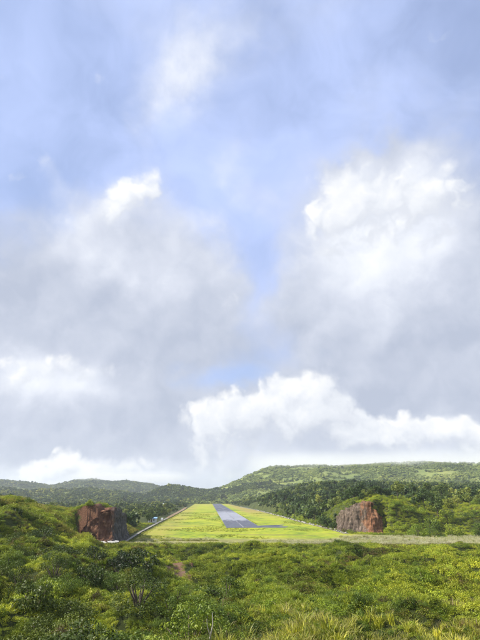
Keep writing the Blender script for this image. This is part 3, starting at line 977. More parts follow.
def sector(n, a0, a1, d0, d1, power=1.0, seed=0):
    """random ground positions in a sector; power 1 = even per area, lower = thicker nearby"""
    g = np.random.default_rng(seed)
    az = np.radians(g.uniform(a0, a1, n))
    e = 2 * power
    d = (d0 ** e + g.random(n) * (d1 ** e - d0 ** e)) ** (1 / e)
    return d * np.sin(az), d * np.cos(az)

TRK = np.array([(-19.5, 214), (-18.4, 190), (-18.6, 158), (-15.6, 133), (-10.5, 106), (-7.5, 92), (-3.8, 78), (-1.5, 70)])
def off_track(x, y, w=3.0):
    tx = np.interp(y, TRK[::-1, 1], TRK[::-1, 0])
    w = w * (0.75 + 0.9 * fbm(x / 2.5, y / 2.5, 51, 2)) * np.interp(y, [70, 100, 125, 160, 175, 182], [0.5, 0.7, 1.3, 1.3, 0.6, 0.0])
    return (np.abs(x - tx) > w) | (_h(np.floor(x * 50).astype(np.int64), np.floor(y * 50).astype(np.int64), 5) > 0.72) | (y > 214) | (y < 70)
def off_pad(x, y):
    return ~((x > -74) & (x < -51) & (y > 222) & (y < 232))
def off_cliff(x, y):
    sL = cliff_left_x(y) - x
    a = ~((sL > -2.5) & (sL < 2.2) & (y > 231) & (y < 305)) & ~((x > -71) & (x < -55) & (y > 226) & (y < 234))
    t = y - cliff_right_y(x)
    b = ~((t > -4) & (t < 3.5) & (x > 57) & (x < 88))
    return a & b
def off_road(x, y):
    m = x - np.interp(y, YL, XL)
    return ~((m > -6.5) & (m < 0.5) & (y > 231) & (y < 970))
def off_soil(x, y):
    r = np.hypot((x + 64) * 0.10, (y - 238) * 0.11) + 0.55 * fbm(x / 3, y / 3, 52, 3)
    return (r > 0.95) | (_h(np.floor(x * 40).astype(np.int64), np.floor(y * 40).astype(np.int64), 6) > 0.8)
def wild(x, y, margin=0.5):
    return off_soil(x, y) & off_road(x, y) & (field_m(x, y) < -margin) & off_track(x, y) & off_pad(x, y) & off_cliff(x, y)
def pick(x, y, f):
    k = f
    return x[k], y[k]
def az_of(x, y):
    return np.degrees(np.arctan2(x, y))

SH = [shrub_variant(q, M['shrub'], n=n_, size=s_, hgt=h_, lobes=l_) for q, (n_, s_, h_, l_) in enumerate([(4200, 0.085, 1.3, 18), (2000, 0.15, 1.9, 9), (3000, 0.11, 1.6, 13), (1500, 0.19, 1.5, 8), (4600, 0.075, 2.2, 15), (2400, 0.13, 1.1, 20)])]
SD = [shrub_variant(10 + q, M['shrub_dark'], n=n_, size=s_, hgt=h_, lobes=l_) for q, (n_, s_, h_, l_) in enumerate([(2600, 0.12, 1.5, 16), (4400, 0.08, 2.1, 12), (1800, 0.17, 1.8, 9), (3200, 0.10, 1.3, 20)])]
SB = [shrub_variant(20 + q, M['bright'], hgt=1.4, lobes=12) for q in range(3)]
SR = [shrub_variant(30, M['brown_shrub'], hgt=1.5, lobes=9)]

def mound(q, mat, n=520, size=0.17):
    g = np.random.default_rng(500 + q)
    L = [((g.uniform(-.5, .5), g.uniform(-.5, .5), 0.05 + 0.12 * g.random()), (g.uniform(.4, .75), g.uniform(.4, .75), g.uniform(.3, .5))) for _ in range(4)]
    return leaf_mesh('creeper_mound', mat, n, L, size, 0.36, 0.5, 0.6, 0.7, 600 + q, bottom=-0.05)
MO = [mound(q, M['creeper']) for q in range(5)]
MG = [mound(10 + q, M['bright']) for q in range(2)]
CA = [blades('cane_clump', M['cane'], 44, 1.7, 0.05, 0.38, 0.5 + 0.12 * q, 700 + q, 4) for q in range(5)]
FE = [blades('fern_clump', M['fern'], 40, 0.85, 0.032, 0.4, 0.9, 740 + q) for q in range(5)]
TU = [blades('grass_tuft', M['tuft'], 30, 0.7, 0.05, 0.7, 0.8, 760 + q, 2) for q in range(3)]
HG = [blades('grass_clump', M['hill_grass'], 34, 0.75, 0.045, 0.7, 0.9, 780 + q, 2) for q in range(3)]
RE = [blades('reed_tuft', M['reed'], 46, 1.25, 0.030, 0.55, 0.45, 720 + q) for q in range(3)]
TF = [tree_variant(q, M['forest'], kind='broad' if q % 3 else 'tall') for q in range(6)]
TL = [tree_variant(10 + q, M['forest_light'], kind='broad') for q in range(3)]
FAR_D = [leaf_mesh('far_crown', M['forest'], 170, shrub_lobes(np.random.default_rng(800 + q), 7, 1.0, 1.9), 0.5, 0.7, 0.3, 0.5, 0.6, 810 + q) for q in range(4)]
FAR_H = [leaf_mesh('far_crown', M['hill_wood'], 170, shrub_lobes(np.random.default_rng(840 + q), 7, 1.0, 1.7), 0.5, 0.7, 0.3, 0.5, 0.6, 850 + q) for q in range(4)]
FAR_L = [leaf_mesh('far_crown', M['forest_light'], 170, shrub_lobes(np.random.default_rng(820 + q), 7, 1.0, 1.7), 0.5, 0.7, 0.3, 0.5, 0.6, 830 + q) for q in range(4)]

# low creepers and ferns over the near slope
x, y = sector(44000, -36, 36, 20, 235, 0.75, 1)
x, y = pick(x, y, wild(x, y) & (fbm(x / 7, y / 9, 43, 3) > -0.5))
d = np.hypot(x, y)
mass('creeper_mat', on_ground(x, y), (0.45 + 0.0042 * d) * (1 + 0.5 * fbm(x / 9, y / 9, 44, 2)) * np.random.default_rng(2).uniform(0.7, 1.4, len(x)), MO + MO + MG, 'low tangled creepers and ferns covering the near slope')
# scrub among it
x, y = sector(6500, -36, 36, 14, 232, 0.8, 3)
k = wild(x, y) & ((fbm(x / 14, y / 14, 31, 3) > 0.0) | (fbm(x / 7, y / 9, 43, 3) < -0.3)) & ~((np.hypot(x, y) < 34) & (az_of(x, y) > 3))
x, y = pick(x, y, k)
mass('low_scrub', on_ground(x, y, 0.25), np.random.default_rng(4).uniform(0.45, 0.95, len(x)), [s[0] for s in SH] + [SR[0][0], SB[0][0]], 'low leafy scrub growing through the creepers')
x, y = sector(34000, -36, 36, 24, 228, 0.8, 12)
x, y = pick(x, y, wild(x, y) & (fbm(x / 11, y / 11, 37, 3) + 0.5 * fbm(x / 40, y / 40, 38, 2) + 0.25 * sstep(-12, 6, az_of(x, y)) > 0.02))
mass('fern_patches', on_ground(x, y, -0.15), (0.7 + 0.003 * np.hypot(x, y)) * np.random.default_rng(13).uniform(0.6, 1.3, len(x)), FE, 'light green ferns in patches over the near slope')
# cane grass bottom right and along the lip of the viewpoint
x, y = sector(5600, -36, 36, 24, 92, 0.8, 5)
d, a = np.hypot(x, y), az_of(x, y)
e = fbm(x / 7, y / 7, 33, 3)
k = wild(x, y) & (((a > -1) & (d + 22 * e < 44 + 1.3 * np.clip(a, 0, 22))) | (d + 6 * e < 46))
x, y = pick(x, y, k)
mass('cane_grass', on_ground(x, y, 0.1), np.random.default_rng(6).uniform(0.45, 1.15, len(x)), CA, 'tall yellow-green cane grass at the foot of the picture')
# pale reeds on the lip of the airfield
g = np.random.default_rng(8)
n = 17000
x, y = g.uniform(-48, 150, n), 227 + 46 * g.random(n) ** 1.4
k = (fbm(x / 16, y / 7, 35, 3) + 0.35 + 1.0 * sstep(30, 80, x) - (y - 228) / 44 * 1.1 > 0) & off_pad(x, y) & off_cliff(x, y)
k = k & off_road(x, y)
x, y = pick(x, y, k)
mass('pale_reeds', on_ground(x, y, 0.0) + np.array([0, 0, 0.2]), g.uniform(0.7, 1.5, len(x)), RE + [MO[0], MO[1], TU[0], FE[0]], 'pale feathery reeds along the near edge of the airfield')
g = np.random.default_rng(14)
n = 26000
x, y = g.uniform(-75, 60, n), 240 + 420 * g.random(n) ** 1.6
on_rw = np.abs(x - (2.6 - 0.0631 * (y - 350))) < 12.3
k = (field_m(x, y) > -0.4) & ~(on_rw & (y > 347)) & ~((x > 0) & (x < 40) & (y > 347) & (y < 412 - 1.2 * x))
k |= (field_m(x, y) > -1.0) & (field_m(x, y) < 0.5) & (x < 0)
edge = (field_m(x, y) < 3.0) | (np.abs(np.abs(x - (2.6 - 0.0631 * (y - 350))) - 12.6) < 0.9) & (y > 340)
k &= (fbm(x / 22, y / 30, 45, 4) > 0.22) | edge
x, y = pick(x, y, k)
mass('field_tufts', on_ground(x, y, 0.0) + np.array([0, 0, 0.34]), g.uniform(0.35, 0.75, len(x)), TU, 'longer grass tufts scattered over the mown airfield')
# grassy scrub on the left hill and the bank right of the field
x, y = sector(9000, -36, -9, 225, 420, 1, 9)
k = wild(x, y)
x2, y2 = sector(12000, 8, 36, 235, 430, 1, 10)
k2 = wild(x2, y2)
x, y = np.concatenate([x[k], x2[k2]]), np.concatenate([y[k], y2[k2]])
g = np.random.default_rng(15)
xa, ya = g.uniform(82, 104, 900), g.uniform(284, 330, 900)
xb_, yb_ = g.uniform(-92, -70, 900), g.uniform(205, 250, 900)
ka, kb = wild(xa, ya), wild(xb_, yb_)
x, y = np.concatenate([x, xa[ka], xb_[kb]]), np.concatenate([y, ya[ka], yb_[kb]])
mass('hillside_creepers', on_ground(x, y, 0.1), np.random.default_rng(11).uniform(0.9, 1.7, len(x)), MO[:3] + MG, 'creepers and grass over the banks beside the airfield')

x, y = sector(16000, -36, -10, 165, 330, 1, 16)
x, y = pick(x, y, wild(x, y) & (fbm(x / 17, y / 17, 46, 3) > -0.25))
mass('hill_grass', on_ground(x, y, -0.25), np.random.default_rng(17).uniform(0.9, 1.7, len(x)), HG, 'yellow-olive grass over the hill left of the airfield')

def single(name, parts, loc, rotz, sc, label, cat, group, names):
    root = bpy.data.objects.new(name, None)
    root.location = loc
    root.rotation_euler = (0, 0, rotz)
    root.scale = sc
    link(root)
    tag(root, label, cat, group)
    for nm, me in zip(names, parts):
        o = bpy.data.objects.new(nm, me)
        o.parent = root
        link(o)
    return root

def spaced(x, y, r, limit):
    """keep points at least r apart (r may be an array)"""
    keep = []
    for i in range(len(x)):
        ok = True
        for j in keep:
            if (x[i] - x[j]) ** 2 + (y[i] - y[j]) ** 2 < (0.5 * (r[i] + r[j])) ** 2:
                ok = False
                break
        if ok:
            keep.append(i)
            if len(keep) >= limit:
                break
    return np.array(keep, dtype=int)

def shrubs(n, a0, a1, d0, d1, size, kinds, label, group, seed, name='shrub', power=0.8, gap=1.5, cond=None, tall=1.0):
    g = np.random.default_rng(seed)
    x, y = sector(n * 8, a0, a1, d0, d1, power, seed)
    k = wild(x, y, 1.0)
    if cond is not None:
        k &= cond(x, y)
    x, y = x[k], y[k]
    s = g.uniform(size[0], size[1], len(x))
    keep = spaced(x, y, s * gap, n)
    z = H(x[keep], y[keep]) - 0.2
    for i, zz in zip(keep, z):
        q = kinds[g.integers(len(kinds))]
        single(name, q, (x[i], y[i], zz), g.random() * 6.283, (s[i] * g.uniform(0.75, 1.4), s[i] * g.uniform(0.75, 1.4), s[i] * tall * g.uniform(0.7, 1.3)), ('large ' if s[i] > 0.5 * (size[0] + size[1]) else 'smaller ') + TONE[q[0].materials[0].name] + label, 'shrub', group, ('foliage', 'stem'))
    return len(keep)

total = 0
total += shrubs(58, -34, -10, 34, 120, (1.4, 2.6), SD + SH[:2], 'dense shrub on the slope at the lower left', 'dark shrubs on the lower left slope', 21, 'dense_shrub')
total += shrubs(15, -30, -19, 105, 185, (1.4, 2.6), SD, 'shrub high on the left hillside above the dense scrub', 'shrubs on the left hillside', 22, 'hillside_shrub')
total += shrubs(24, -7.5, -1.0, 36, 78, (1.0, 1.9), SH + SD[:1], 'shrub in the thicket below the end of the earth track', 'thicket below the track', 23, 'thicket_shrub')
total += shrubs(40, -16, 0, 75, 205, (0.9, 1.7), SH, 'rounded shrub on the slope around the earth track', 'shrubs around the earth track', 24, 'slope_shrub')
total += shrubs(56, 1, 33, 55, 205, (1.0, 2.4), SH[:3] + SB, 'rounded shrub half sunk in creepers on the right-hand slope', 'shrubs on the right slope', 25, 'rounded_shrub')
total += shrubs(60, 16, 33, 285, 420, (2.0, 4.5), SB + SH[:2], 'bush on the bank right of the rock cut', 'bushes on the right bank', 26, 'bank_bush', power=1.0)
total += shrubs(44, 2, 11.5, 330, 640, (1.8, 3.6), SH + SB, 'bush at the forest edge behind the line of pale stones', 'bushes at the forest edge', 29, 'edge_bush', power=0.7, gap=1.3, cond=lambda x, y: field_m(x, y) > -16)
total += shrubs(16, 8.5, 12.0, 285, 345, (0.9, 1.7), SR + SH[:1], 'scrub bush near the stones at the foot of the rock cut', 'scrub by the rock cut', 27, 'scrub_bush', power=1.0)
total += shrubs(20, -27, -13.5, 226, 290, (1.0, 2.0), SH + SR, 'bush on the grassy top of the red earth bank', 'bushes on top of the red bank', 28, 'bank_top_bush', power=1.0)

def along(line, n, off, size, kinds, label, group, seed, name, zoff=-0.2):
    g = np.random.default_rng(seed)
    P = np.array(line, dtype=float)
    L = np.concatenate([[0], np.cumsum(np.hypot(*np.diff(P, axis=0).T))])
    t = np.linspace(0, L[-1], n) + g.normal(size=n) * 0.5
    x, y = np.interp(t, L, P[:, 0]), np.interp(t, L, P[:, 1])
    d = np.gradient(P, axis=0)
    dx, dy = np.interp(t, L, d[:, 0]), np.interp(t, L, d[:, 1])
    k = np.hypot(dx, dy)
    o = off * g.uniform(0.7, 1.3, n)
    x, y = x + dy / k * o, y - dx / k * o
    z = H(x, y) + zoff
    for i in range(n):
        q = kinds[g.integers(len(kinds))]
        sc = g.uniform(*size)
        single(name, q, (x[i], y[i], z[i]), g.random() * 6.283, (sc, sc, sc * g.uniform(0.7, 1.2)), ('large ' if sc > 0.5 * (size[0] + size[1]) else 'smaller ') + TONE[q[0].materials[0].name] + label, 'shrub', group, ('foliage', 'stem'))
    return n
CL = [(-74, 236), (-70.5, 231.5), (-63, 231), (-56.5, 233.5), (-55.5, 240), (-56.5, 256), (-60, 283)]
CR = [(60.5, 336), (62.5, 322), (68, 313), (72, 308.5), (78, 304), (84, 307), (89, 314)]
total += along(CL, 34, -4.2, (0.9, 1.9), SH + SB[:1] + SR, 'bush on the brink of the red earth cut', 'bushes on the brink of the red cut', 91, 'brink_bush')
total += along([(-76, 231), (-72, 228), (-67, 225), (-62, 222)], 11, 0.5, (0.8, 1.4), SH, 'bush in front of the red earth cut beside the gravel', 'bushes in front of the red cut', 97, 'foot_bush')
total += along([(-86, 232), (-78, 231), (-73, 229), (-69, 223)], 13, 0.5, (0.8, 1.5), SH + SB, 'bush against the left end of the red earth cut', 'bushes beside the red cut', 92, 'foot_bush')
total += along(CR, 26, -4.4, (1.0, 2.3), SH + SB, 'bush on the brink of the rock cut', 'bushes on the brink of the rock cut', 93, 'brink_bush')
total += along([(98, 316), (92, 309), (88, 304), (84, 301)], 11, 0.5, (1.3, 2.4), SB, 'bush against the right end of the rock cut', 'bushes beside the rock cut', 94, 'foot_bush')
total += along([(59, 338), (59.5, 328), (61, 318), (66, 311)], 8, 1.8, (0.7, 1.5), SH + SR, 'bush against the left foot of the rock cut', 'bushes at the left foot of the rock cut', 95, 'foot_bush')

total += shrubs(14, 19, 29, 196, 224, (0.9, 1.6), SR, 'shrub in the bare patch below the reeds at the right', 'brown shrubs below the reeds', 96, 'brown_shrub', power=1.0)

# single plants one can pick out
ps, pstem = shrub_variant(40, M['shrub'], n=4200, size=0.10, hgt=1.9, lobes=18)
r = single('tall_shrub', (ps, pstem), (-3.9, 43, Hs(-3.9, 43) - 0.2), 0.4, (2.0, 2.0, 2.3), 'tall leafy shrub with a bare pale stem at the bottom centre-left', 'shrub', None, ('foliage', 'stem'))
bs = limbs('bare_stem', M['pale_bark'], [[(0, 0, 0, 0.035), (0.06, -0.1, 0.55, 0.03), (0.18, -0.16, 1.05, 0.02), (0.14, -0.2, 1.4, 0.008)], [(0.1, -0.12, 0.75, 0.02), (-0.05, -0.2, 1.05, 0.012), (-0.08, -0.22, 1.25, 0.005)]], 6)
o = obj('bare_stem', bs, r, (0.35, -1.0, 0.0))
tag(o, 'bare pale stem in front of the leaves')
ps, pstem = shrub_variant(41, M['brown_shrub'], n=3800, size=0.10, hgt=2.0, lobes=16)
single('brown_leaved_shrub', (ps, pstem), (-15.6, 52, Hs(-15.6, 52) - 0.2), 1.4, (1.8, 1.8, 2.0), 'dark shrub with brownish leaves standing out at the lower left', 'shrub', None, ('foliage', 'stem'))

# ------------------------------------------------------------------ trees
def trees(n, a0, a1, d0, d1, size, kinds, label, group, seed, name='forest_tree', gap=5.0, cond=None, margin=4.0, power=0.8):
    g = np.random.default_rng(seed)
    x, y = sector(n * 6, a0, a1, d0, d1, power, seed)
    k = (field_m(x, y) < -margin) & off_cliff(x, y) & off_pad(x, y)
    if cond is not None:
        k &= cond(x, y)
    x, y = x[k], y[k]
    s = g.uniform(size[0], size[1], len(x))
    keep = spaced(x, y, s * gap, n)
    z = H(x[keep], y[keep])
    for i, zz in zip(keep, z):
        q = kinds[g.integers(len(kinds))]
        single(name, (q[1], q[0]), (x[i], y[i], zz), g.random() * 6.283, (s[i] * g.uniform(0.9, 1.25), s[i] * g.uniform(0.9, 1.25), s[i]), ('tall ' if s[i] > 0.5 * (size[0] + size[1]) else 'low ') + TONE[q[0].materials[0].name] + label, 'tree', group, ('trunk', 'crown'))
    return np.stack([x[keep], y[keep]], -1)

T = []
T.append(trees(130, 3.5, 22, 330, 760, (0.75, 1.25), TF + TF + TL, 'tree in the dense forest right of the runway', 'forest right of the runway', 51, 'forest_tree'))
T.append(trees(36, 12, 33, 345, 620, (0.55, 1.0), TL + TF[:1], 'tree on the hill behind the rock cut', 'trees behind the rock cut', 52, 'hilltop_tree', gap=9))
T.append(trees(46, -13, -6.3, 300, 820, (0.5, 0.85), TF + TL[:2], 'tree beside the road left of the airfield', 'trees along the left road', 53, 'roadside_tree', gap=5.5, margin=7))
T.append(trees(30, -33, -13.5, 330, 800, (0.7, 1.2), TF + TL[:1], 'tree in the valley behind the left hill', 'trees behind the left hill', 54, 'valley_tree', gap=7))
T.append(trees(58, -10.5, 3.5, 1705, 1800, (1.1, 1.7), TF, 'tree in the row closing the far end of the runway', 'trees past the runway end', 55, 'runway_end_tree', gap=5.0, margin=10, power=1.0))

def tree_row(line, n, jit, size, kinds, label, group, seed, name):
    g = np.random.default_rng(seed)
    P = np.array(line, dtype=float)
    t = np.linspace(0, len(P) - 1, n)
    x = np.interp(t, np.arange(len(P)), P[:, 0]) + g.normal(size=n) * jit
    y = np.interp(t, np.arange(len(P)), P[:, 1]) + g.normal(size=n) * jit
    z = H(x, y)
    for i in range(n):
        q = kinds[g.integers(len(kinds))]
        sc = g.uniform(*size)
        single(name, (q[1], q[0]), (x[i], y[i], z[i]), g.random() * 6.283, (sc * 1.2, sc * 1.2, sc), ('tall ' if sc > 0.5 * (size[0] + size[1]) else 'low ') + TONE[q[0].materials[0].name] + label, 'tree', group, ('trunk', 'crown'))
tree_row([(64, 346), (70, 330), (78, 322), (88, 324), (97, 328)], 14, 1.5, (0.35, 0.6), TF + TL, 'tree just behind the top of the rock cut', 'trees behind the rock cut brink', 56, 'brink_tree')
tree_row([(57, 372), (55, 352), (57.5, 341), (60, 332)], 10, 1.0, (0.45, 0.8), TF, 'tree hugging the left side of the rock cut', 'trees left of the rock cut', 57, 'side_tree')

# the rest of the forest, too far or too close-set to tell tree from tree
x, y = sector(8000, -2, 36, 420, 1450, 0.9, 61)
k = (field_m(x, y) < -9) & off_cliff(x, y) & ((az_of(x, y) > 2) | (y > 1000)) & (fbm(x / 90, y / 90, 71, 3) > -0.35)
x, y = x[k], y[k]
mass('right_forest', on_ground(x, y, 0.8), 1.6 + 3.8 * np.random.default_rng(62).random(len(x)) ** 1.4, FAR_D + FAR_D + FAR_L[:2], 'dark forest covering the slopes right of the runway')
x, y = sector(3200, -36, -4, 330, 1500, 0.9, 63)
k = (field_m(x, y) < -12) & (fbm(x / 80, y / 80, 72, 3) > -0.2)
x, y = x[k], y[k]
mass('left_woodland', on_ground(x, y, 0.8), np.random.default_rng(64).uniform(2.2, 4.4, len(x)), FAR_D + FAR_L[:2], 'mixed woodland on the low ground left of the airfield')
x, y = sector(6500, -13, 12, 1700, 2300, 1, 65)
x, y = pick(x, y, (field_m(x, y) < -12) & ((az_of(x, y) < -2.5) | (np.hypot(x, y) + 25 * az_of(x, y) < 1880)))
mass('ridge_forest', on_ground(x, y, 1.0), np.random.default_rng(66).uniform(4.5, 8.0, len(x)), FAR_D, 'dark forest on the ridge behind the far end of the runway')
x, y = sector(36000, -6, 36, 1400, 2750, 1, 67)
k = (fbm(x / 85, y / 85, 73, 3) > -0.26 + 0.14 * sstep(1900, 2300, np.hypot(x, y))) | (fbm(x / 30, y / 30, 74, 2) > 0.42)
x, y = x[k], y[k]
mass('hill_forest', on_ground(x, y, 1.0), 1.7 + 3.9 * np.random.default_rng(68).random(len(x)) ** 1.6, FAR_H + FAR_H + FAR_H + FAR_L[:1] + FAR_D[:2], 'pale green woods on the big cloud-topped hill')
x, y = sector(30000, -36, -3, 1500, 4000, 1, 69)
mass('distant_forest', on_ground(x, y, 1.0), 2.6 + 5.4 * np.random.default_rng(70).random(len(x)) ** 1.5, FAR_D + FAR_L[:2], 'bluish distant forest on the far left hills')

# ------------------------------------------------------------------ stones along the right of the airfield
def stone_mesh(q):
    g = np.random.default_rng(900 + q)
    bm = bmesh.new()
    bmesh.ops.create_icosphere(bm, subdivisions=2, radius=1)
    for v in bm.verts:
        n = v.co.normalized()
        k = 1 + 0.25 * math.sin(3 * n.x + q) * math.cos(4 * n.y - q) + 0.10 * g.normal()
        v.co = Vector((n.x * k, n.y * k, max(-0.5, min(0.75, n.z * k))))
    me = bpy.data.meshes.new('stone')
    bm.to_mesh(me)
    bm.free()
    me.materials.append(M['stone'])
    return me
SM = [stone_mesh(q) for q in range(5)]
RB = []
for q in range(6):
    me = stone_mesh(20 + q)
    me.materials.clear()
    me.materials.append(M['red_bank'] if q < 3 else M['rock_cut'])
    RB.append(me)
wall = bpy.data.objects.new('stone_bank', None)
wall.location = (57, 300, 0)
link(wall)
tag(wall, 'long broken line of pale stones along the right edge of the airfield', 'stone bank')
g = np.random.default_rng(77)
yy = 300.0
while yy < 1000:
    xx = np.interp(yy, YR, XR) - 1.5 + g.normal() * 0.8
    L = g.uniform(1.4, 3.0)
    o = bpy.data.objects.new('stone', SM[g.integers(5)])
    o.parent = wall
    o.location = (xx - 57, yy - 300, 0.35)
    o.scale = (g.uniform(0.4, 0.9), L * g.uniform(0.35, 0.8), g.uniform(0.3, 0.9))
    o.rotation_euler = (0, 0, 0.09 + g.normal() * 0.2)
    link(o)
    yy += L * g.uniform(1.3, 2.6)

g = np.random.default_rng(78)
for q in range(46):
    t = g.random()
    if q % 2:
        x_, y_ = np.interp(t, [0, .5, 1], [62, 72, 84]) + g.normal() * 0.8, np.interp(t, [0, .5, 1], [318, 304, 300.5]) - abs(g.normal()) * 1.4
        lab, grp = 'fallen rock at the foot of the rock cut', 'fallen rocks below the rock cut'
    else:
        x_, y_ = np.interp(t, [0, 1], [-69, -55]) + g.normal() * 0.8, 229.3 - abs(g.normal()) * 1.2
        lab, grp = 'fallen lump of earth at the foot of the red cut', 'fallen lumps below the red cut'
    big = g.uniform(0.25, 0.75)
    o = obj('fallen_rock', RB[q % 2 * 3 + q % 3], None, (x_, y_, Hs(x_, y_) + 0.3 + 0.2 * big), (g.random(), g.random(), g.random() * 6), (big * g.uniform(.8, 1.4), big, big * g.uniform(.6, 1)))
    tag(o, ('large ' if big > 0.5 else 'small ') + lab, 'rock', grp)

# ------------------------------------------------------------------ small buildings and the van by the road
def flat_mat(name, c, rough=0.6, spec=0.4):
    m, N = new_mat(name)
    n = N.noise(pos(N), 1.2, 5, 0.65)
    finish(N, N.mix(N.smooth(n, 0.45, 0.7, 0.0, 0.3), rgb(*c), rgb(*(0.6 * v for v in c))), rough, n, 0.1, 0.02, spec=spec)
    return m
M['white_wall'] = flat_mat('white_wall', (0.70, 0.70, 0.67))
M['blue_roof'] = flat_mat('blue_sheet_roof', (0.30, 0.50, 0.72), 0.45)
M['white_roof'] = flat_mat('white_sheet_roof', (0.80, 0.80, 0.78), 0.4)
M['dark_glass'] = flat_mat('dark_glass', (0.02, 0.025, 0.03), 0.15, 0.6)
M['door'] = flat_mat('brown_door', (0.12, 0.07, 0.04))
M['van_paint'] = flat_mat('white_van_paint', (0.80, 0.80, 0.80), 0.3, 0.5)
M['rubber'] = flat_mat('black_rubber', (0.02, 0.02, 0.02), 0.85)

def box_me(name, sx, sy, sz, mat, bevel=0.0, z0=0.0):
    bm = bmesh.new()
    bmesh.ops.create_cube(bm, size=1)
    for v in bm.verts:
        v.co = Vector((v.co.x * sx, v.co.y * sy, (v.co.z + 0.5) * sz + z0))
    if bevel:
        bmesh.ops.bevel(bm, geom=bm.edges[:], offset=bevel, segments=2, affect='EDGES')
    me = bpy.data.meshes.new(name)
    bm.to_mesh(me)
    bm.free()
    me.materials.append(mat)
    return me

def house(name, loc, rz, w, dp, h, roof_mat, label):
    r = bpy.data.objects.new(name, None)
    r.location = loc
    r.rotation_euler = (0, 0, rz)
    link(r)
    tag(r, label, 'building')
    obj('wall', box_me('wall', w, dp, h + 1.0, M['white_wall'], 0, -1.0), r)
    e, rise = 0.6, h * 0.45
    V = [(-w / 2 - e, -dp / 2 - e, h), (w / 2 + e, -dp / 2 - e, h), (w / 2 + e, dp / 2 + e, h), (-w / 2 - e, dp / 2 + e, h), (-w / 2 - e, 0, h + rise), (w / 2 + e, 0, h + rise)]
    V += [(v[0], v[1], v[2] + 0.15) for v in V]
    F = [(0, 1, 5, 4), (2, 3, 4, 5), (6, 10, 11, 7), (8, 11, 10, 9), (0, 6, 7, 1), (1, 7, 11, 5), (5, 11, 8, 2), (2, 8, 9, 3), (3, 9, 10, 4), (4, 10, 6, 0)]
    obj('roof', mesh_from('roof', np.array(V), F, roof_mat), r)
    gv = [(-w / 2 + 0.02, -dp / 2, h), (-w / 2 + 0.02, dp / 2, h), (-w / 2 + 0.02, 0, h + rise), (w / 2 - 0.02, -dp / 2, h), (w / 2 - 0.02, dp / 2, h), (w / 2 - 0.02, 0, h + rise)]
    obj('gable', mesh_from('gable', np.array(gv), [(0, 2, 1), (3, 4, 5)], M['white_wall']), r)
    obj('door', box_me('door', 0.9, 0.08, 2.0, M['door']), r, (-w * 0.1, -dp / 2 - 0.03, 0))
    for q in (-0.34, 0.2):
        f = obj('window', box_me('window', 1.2, 0.10, 1.1, M['white_roof']), r, (w * q, -dp / 2 - 0.03, 1.0))
        obj('pane', box_me('pane', 1.0, 0.06, 0.9, M['dark_glass']), f, (0, -0.04, 0.1))
    return r
house('shed', (-71.5, 425, 0.1), 0.1, 6.5, 4.5, 2.5, M['blue_roof'], 'small shed with a pale blue roof beside the left road')
hx, hy = -158.0, 1085.0
house('house', (hx, hy, Hs(hx, hy)), 0.2, 11, 8, 4.0, M['white_roof'], 'white-roofed house among trees beyond the left road')
hx, hy = -190.0, 1040.0
house('cottage', (hx, hy, Hs(hx, hy)), -0.3, 8, 6, 3.2, M['white_roof'], 'smaller pale house left of the white-roofed one')

van = bpy.data.objects.new('van', None)
van.location = (-67.6, 452, 0.13)
van.rotation_euler = (0, 0, 0.06)
link(van)
tag(van, 'white van standing on the left perimeter road', 'van')
prof = [(-2.4, 0.35), (2.4, 0.35), (2.45, 0.95), (1.65, 1.15), (1.05, 1.95), (-2.35, 2.0), (-2.45, 1.0)]
V = [(-0.9, p, q) for p, q in prof] + [(0.9, p, q) for p, q in prof]
n = len(prof)
F = [tuple(range(n)), tuple(range(2 * n - 1, n - 1, -1))] + [(q, q + n, (q + 1) % n + n, (q + 1) % n) for q in range(n)]
obj('body', mesh_from('body', np.array(V), F, M['van_paint']), van)
ws = [(-0.8, 1.62, 1.2), (0.8, 1.62, 1.2), (0.75, 1.11, 1.88), (-0.75, 1.11, 1.88)]
obj('windscreen', mesh_from('windscreen', np.array(ws) + np.array([0, 0.04, 0.03]), [(0, 1, 2, 3)], M['dark_glass']), van)
for s in (-1, 1):
    for p in (0.4, -0.9):
        obj('side_window', box_me('side_window', 0.04, 0.95, 0.5, M['dark_glass']), van, (0.905 * s, p, 1.3))
    for p in (-1.5, 1.55):
        bm = bmesh.new()
        bmesh.ops.create_cone(bm, cap_ends=True, segments=20, radius1=0.36, radius2=0.36, depth=0.24)
        bmesh.ops.rotate(bm, verts=bm.verts, matrix=Matrix.Rotation(R(90), 3, 'Y'))
        me = bpy.data.meshes.new('wheel')
        bm.to_mesh(me)
        bm.free()
        me.materials.append(M['rubber'])
        obj('wheel', me, van, (0.85 * s, p, 0.36))

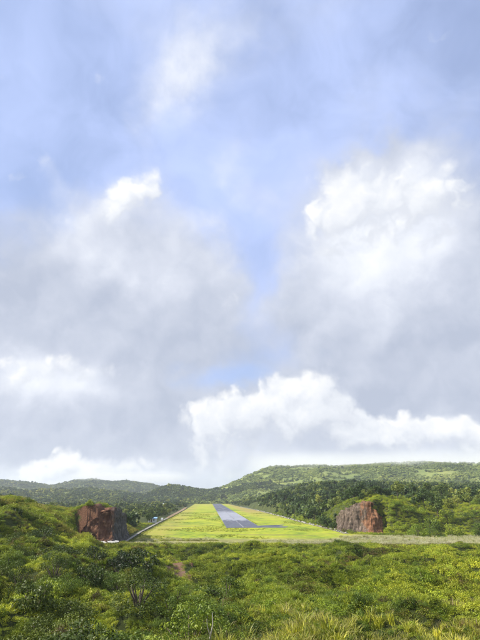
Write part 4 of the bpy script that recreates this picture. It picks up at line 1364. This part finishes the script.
# ------------------------------------------------------------------ haze
hz, N = new_mat('haze')
out = N.node('ShaderNodeOutputMaterial')
pv = N.node('ShaderNodeVolumePrincipled')
pv.inputs['Color'].default_value = (0.86, 0.92, 1.0, 1)
pv.inputs['Density'].default_value = 0.00009
pv.inputs['Anisotropy'].default_value = 0.2
N.l.new(pv.outputs[0], out.inputs['Volume'])
zmin = float(min((v.co.z for o_ in (ground, hills) for v in o_.data.vertices)))
zmax = float(max((v.co.z for o_ in (ground, hills) for v in o_.data.vertices)))
print('terrain z', zmin, zmax, 'shrubs', total, 'trees', sum(len(t) for t in T))
haze = obj('haze', box_me('haze', 14600, 14600, max(zmax + 40, 270) - (zmin - 2), hz, 0, zmin - 2))
tag(haze, 'thin pale haze over the valley', kind='stuff')

# ------------------------------------------------------------------ cloud lying on the hilltops
def cloud_slab(name, a0, a1, d0, d1, z0, z1, label):
    A = np.radians(np.linspace(a0, a1, 24))
    V = []
    for a in A:
        for dd, zz in ((d0, z0), (d1, z0), (d1, z1), (d0, z1)):
            V.append((dd * math.sin(a), dd * math.cos(a), zz))
    F = []
    for q in range(len(A) - 1):
        for c in range(4):
            c2 = (c + 1) % 4
            F.append((q * 4 + c, q * 4 + c2, q * 4 + 4 + c2, q * 4 + 4 + c))
    F += [(3, 2, 1, 0), tuple((len(A) - 1) * 4 + c for c in range(4))]
    m, N = new_mat(name)
    P = pos(N)
    px_, py_, pz = xyz(N, P)
    n = N.noise(N.vec('MULTIPLY', P, (0.0045, 0.0045, 0.009)), 1.0, 4, 0.55)
    low = N.math('MULTIPLY_ADD', N.math('SUBTRACT', n, 0.5), 150.0, pz)
    up = N.math('MULTIPLY', N.smooth(low, z0 + 30, z0 + 85), N.smooth(pz, z1, z0 + 80))
    up = N.math('MULTIPLY', up, N.smooth(pz, z0, z0 + 25))
    ang = N.math('MULTIPLY', N.math('ARCTAN2', px_, py_), 57.29578)
    up = N.math('MULTIPLY', up, N.math('MULTIPLY', N.smooth(ang, a0, a0 + 5), N.smooth(ang, a1, a1 - 5)))
    v = N.node('ShaderNodeVolumePrincipled')
    v.inputs['Color'].default_value = (0.99, 0.99, 1.0, 1)
    v.inputs['Anisotropy'].default_value = 0.0
    N.put(v.inputs['Density'], N.math('MULTIPLY', up, 0.0030))
    out = N.node('ShaderNodeOutputMaterial')
    N.l.new(v.outputs[0], out.inputs['Volume'])
    o = obj(name, mesh_from(name, np.array(V), F, m))
    return tag(o, label, kind='stuff')
cloud_slab('hill_cloud', -20, -5, 3350, 4200, 74, 190, 'low cloud brushing the far left hills')
cloud_slab('hill_cloud', 0, 44, 2050, 3100, 84, 218, 'low cloud lying on top of the big hill')
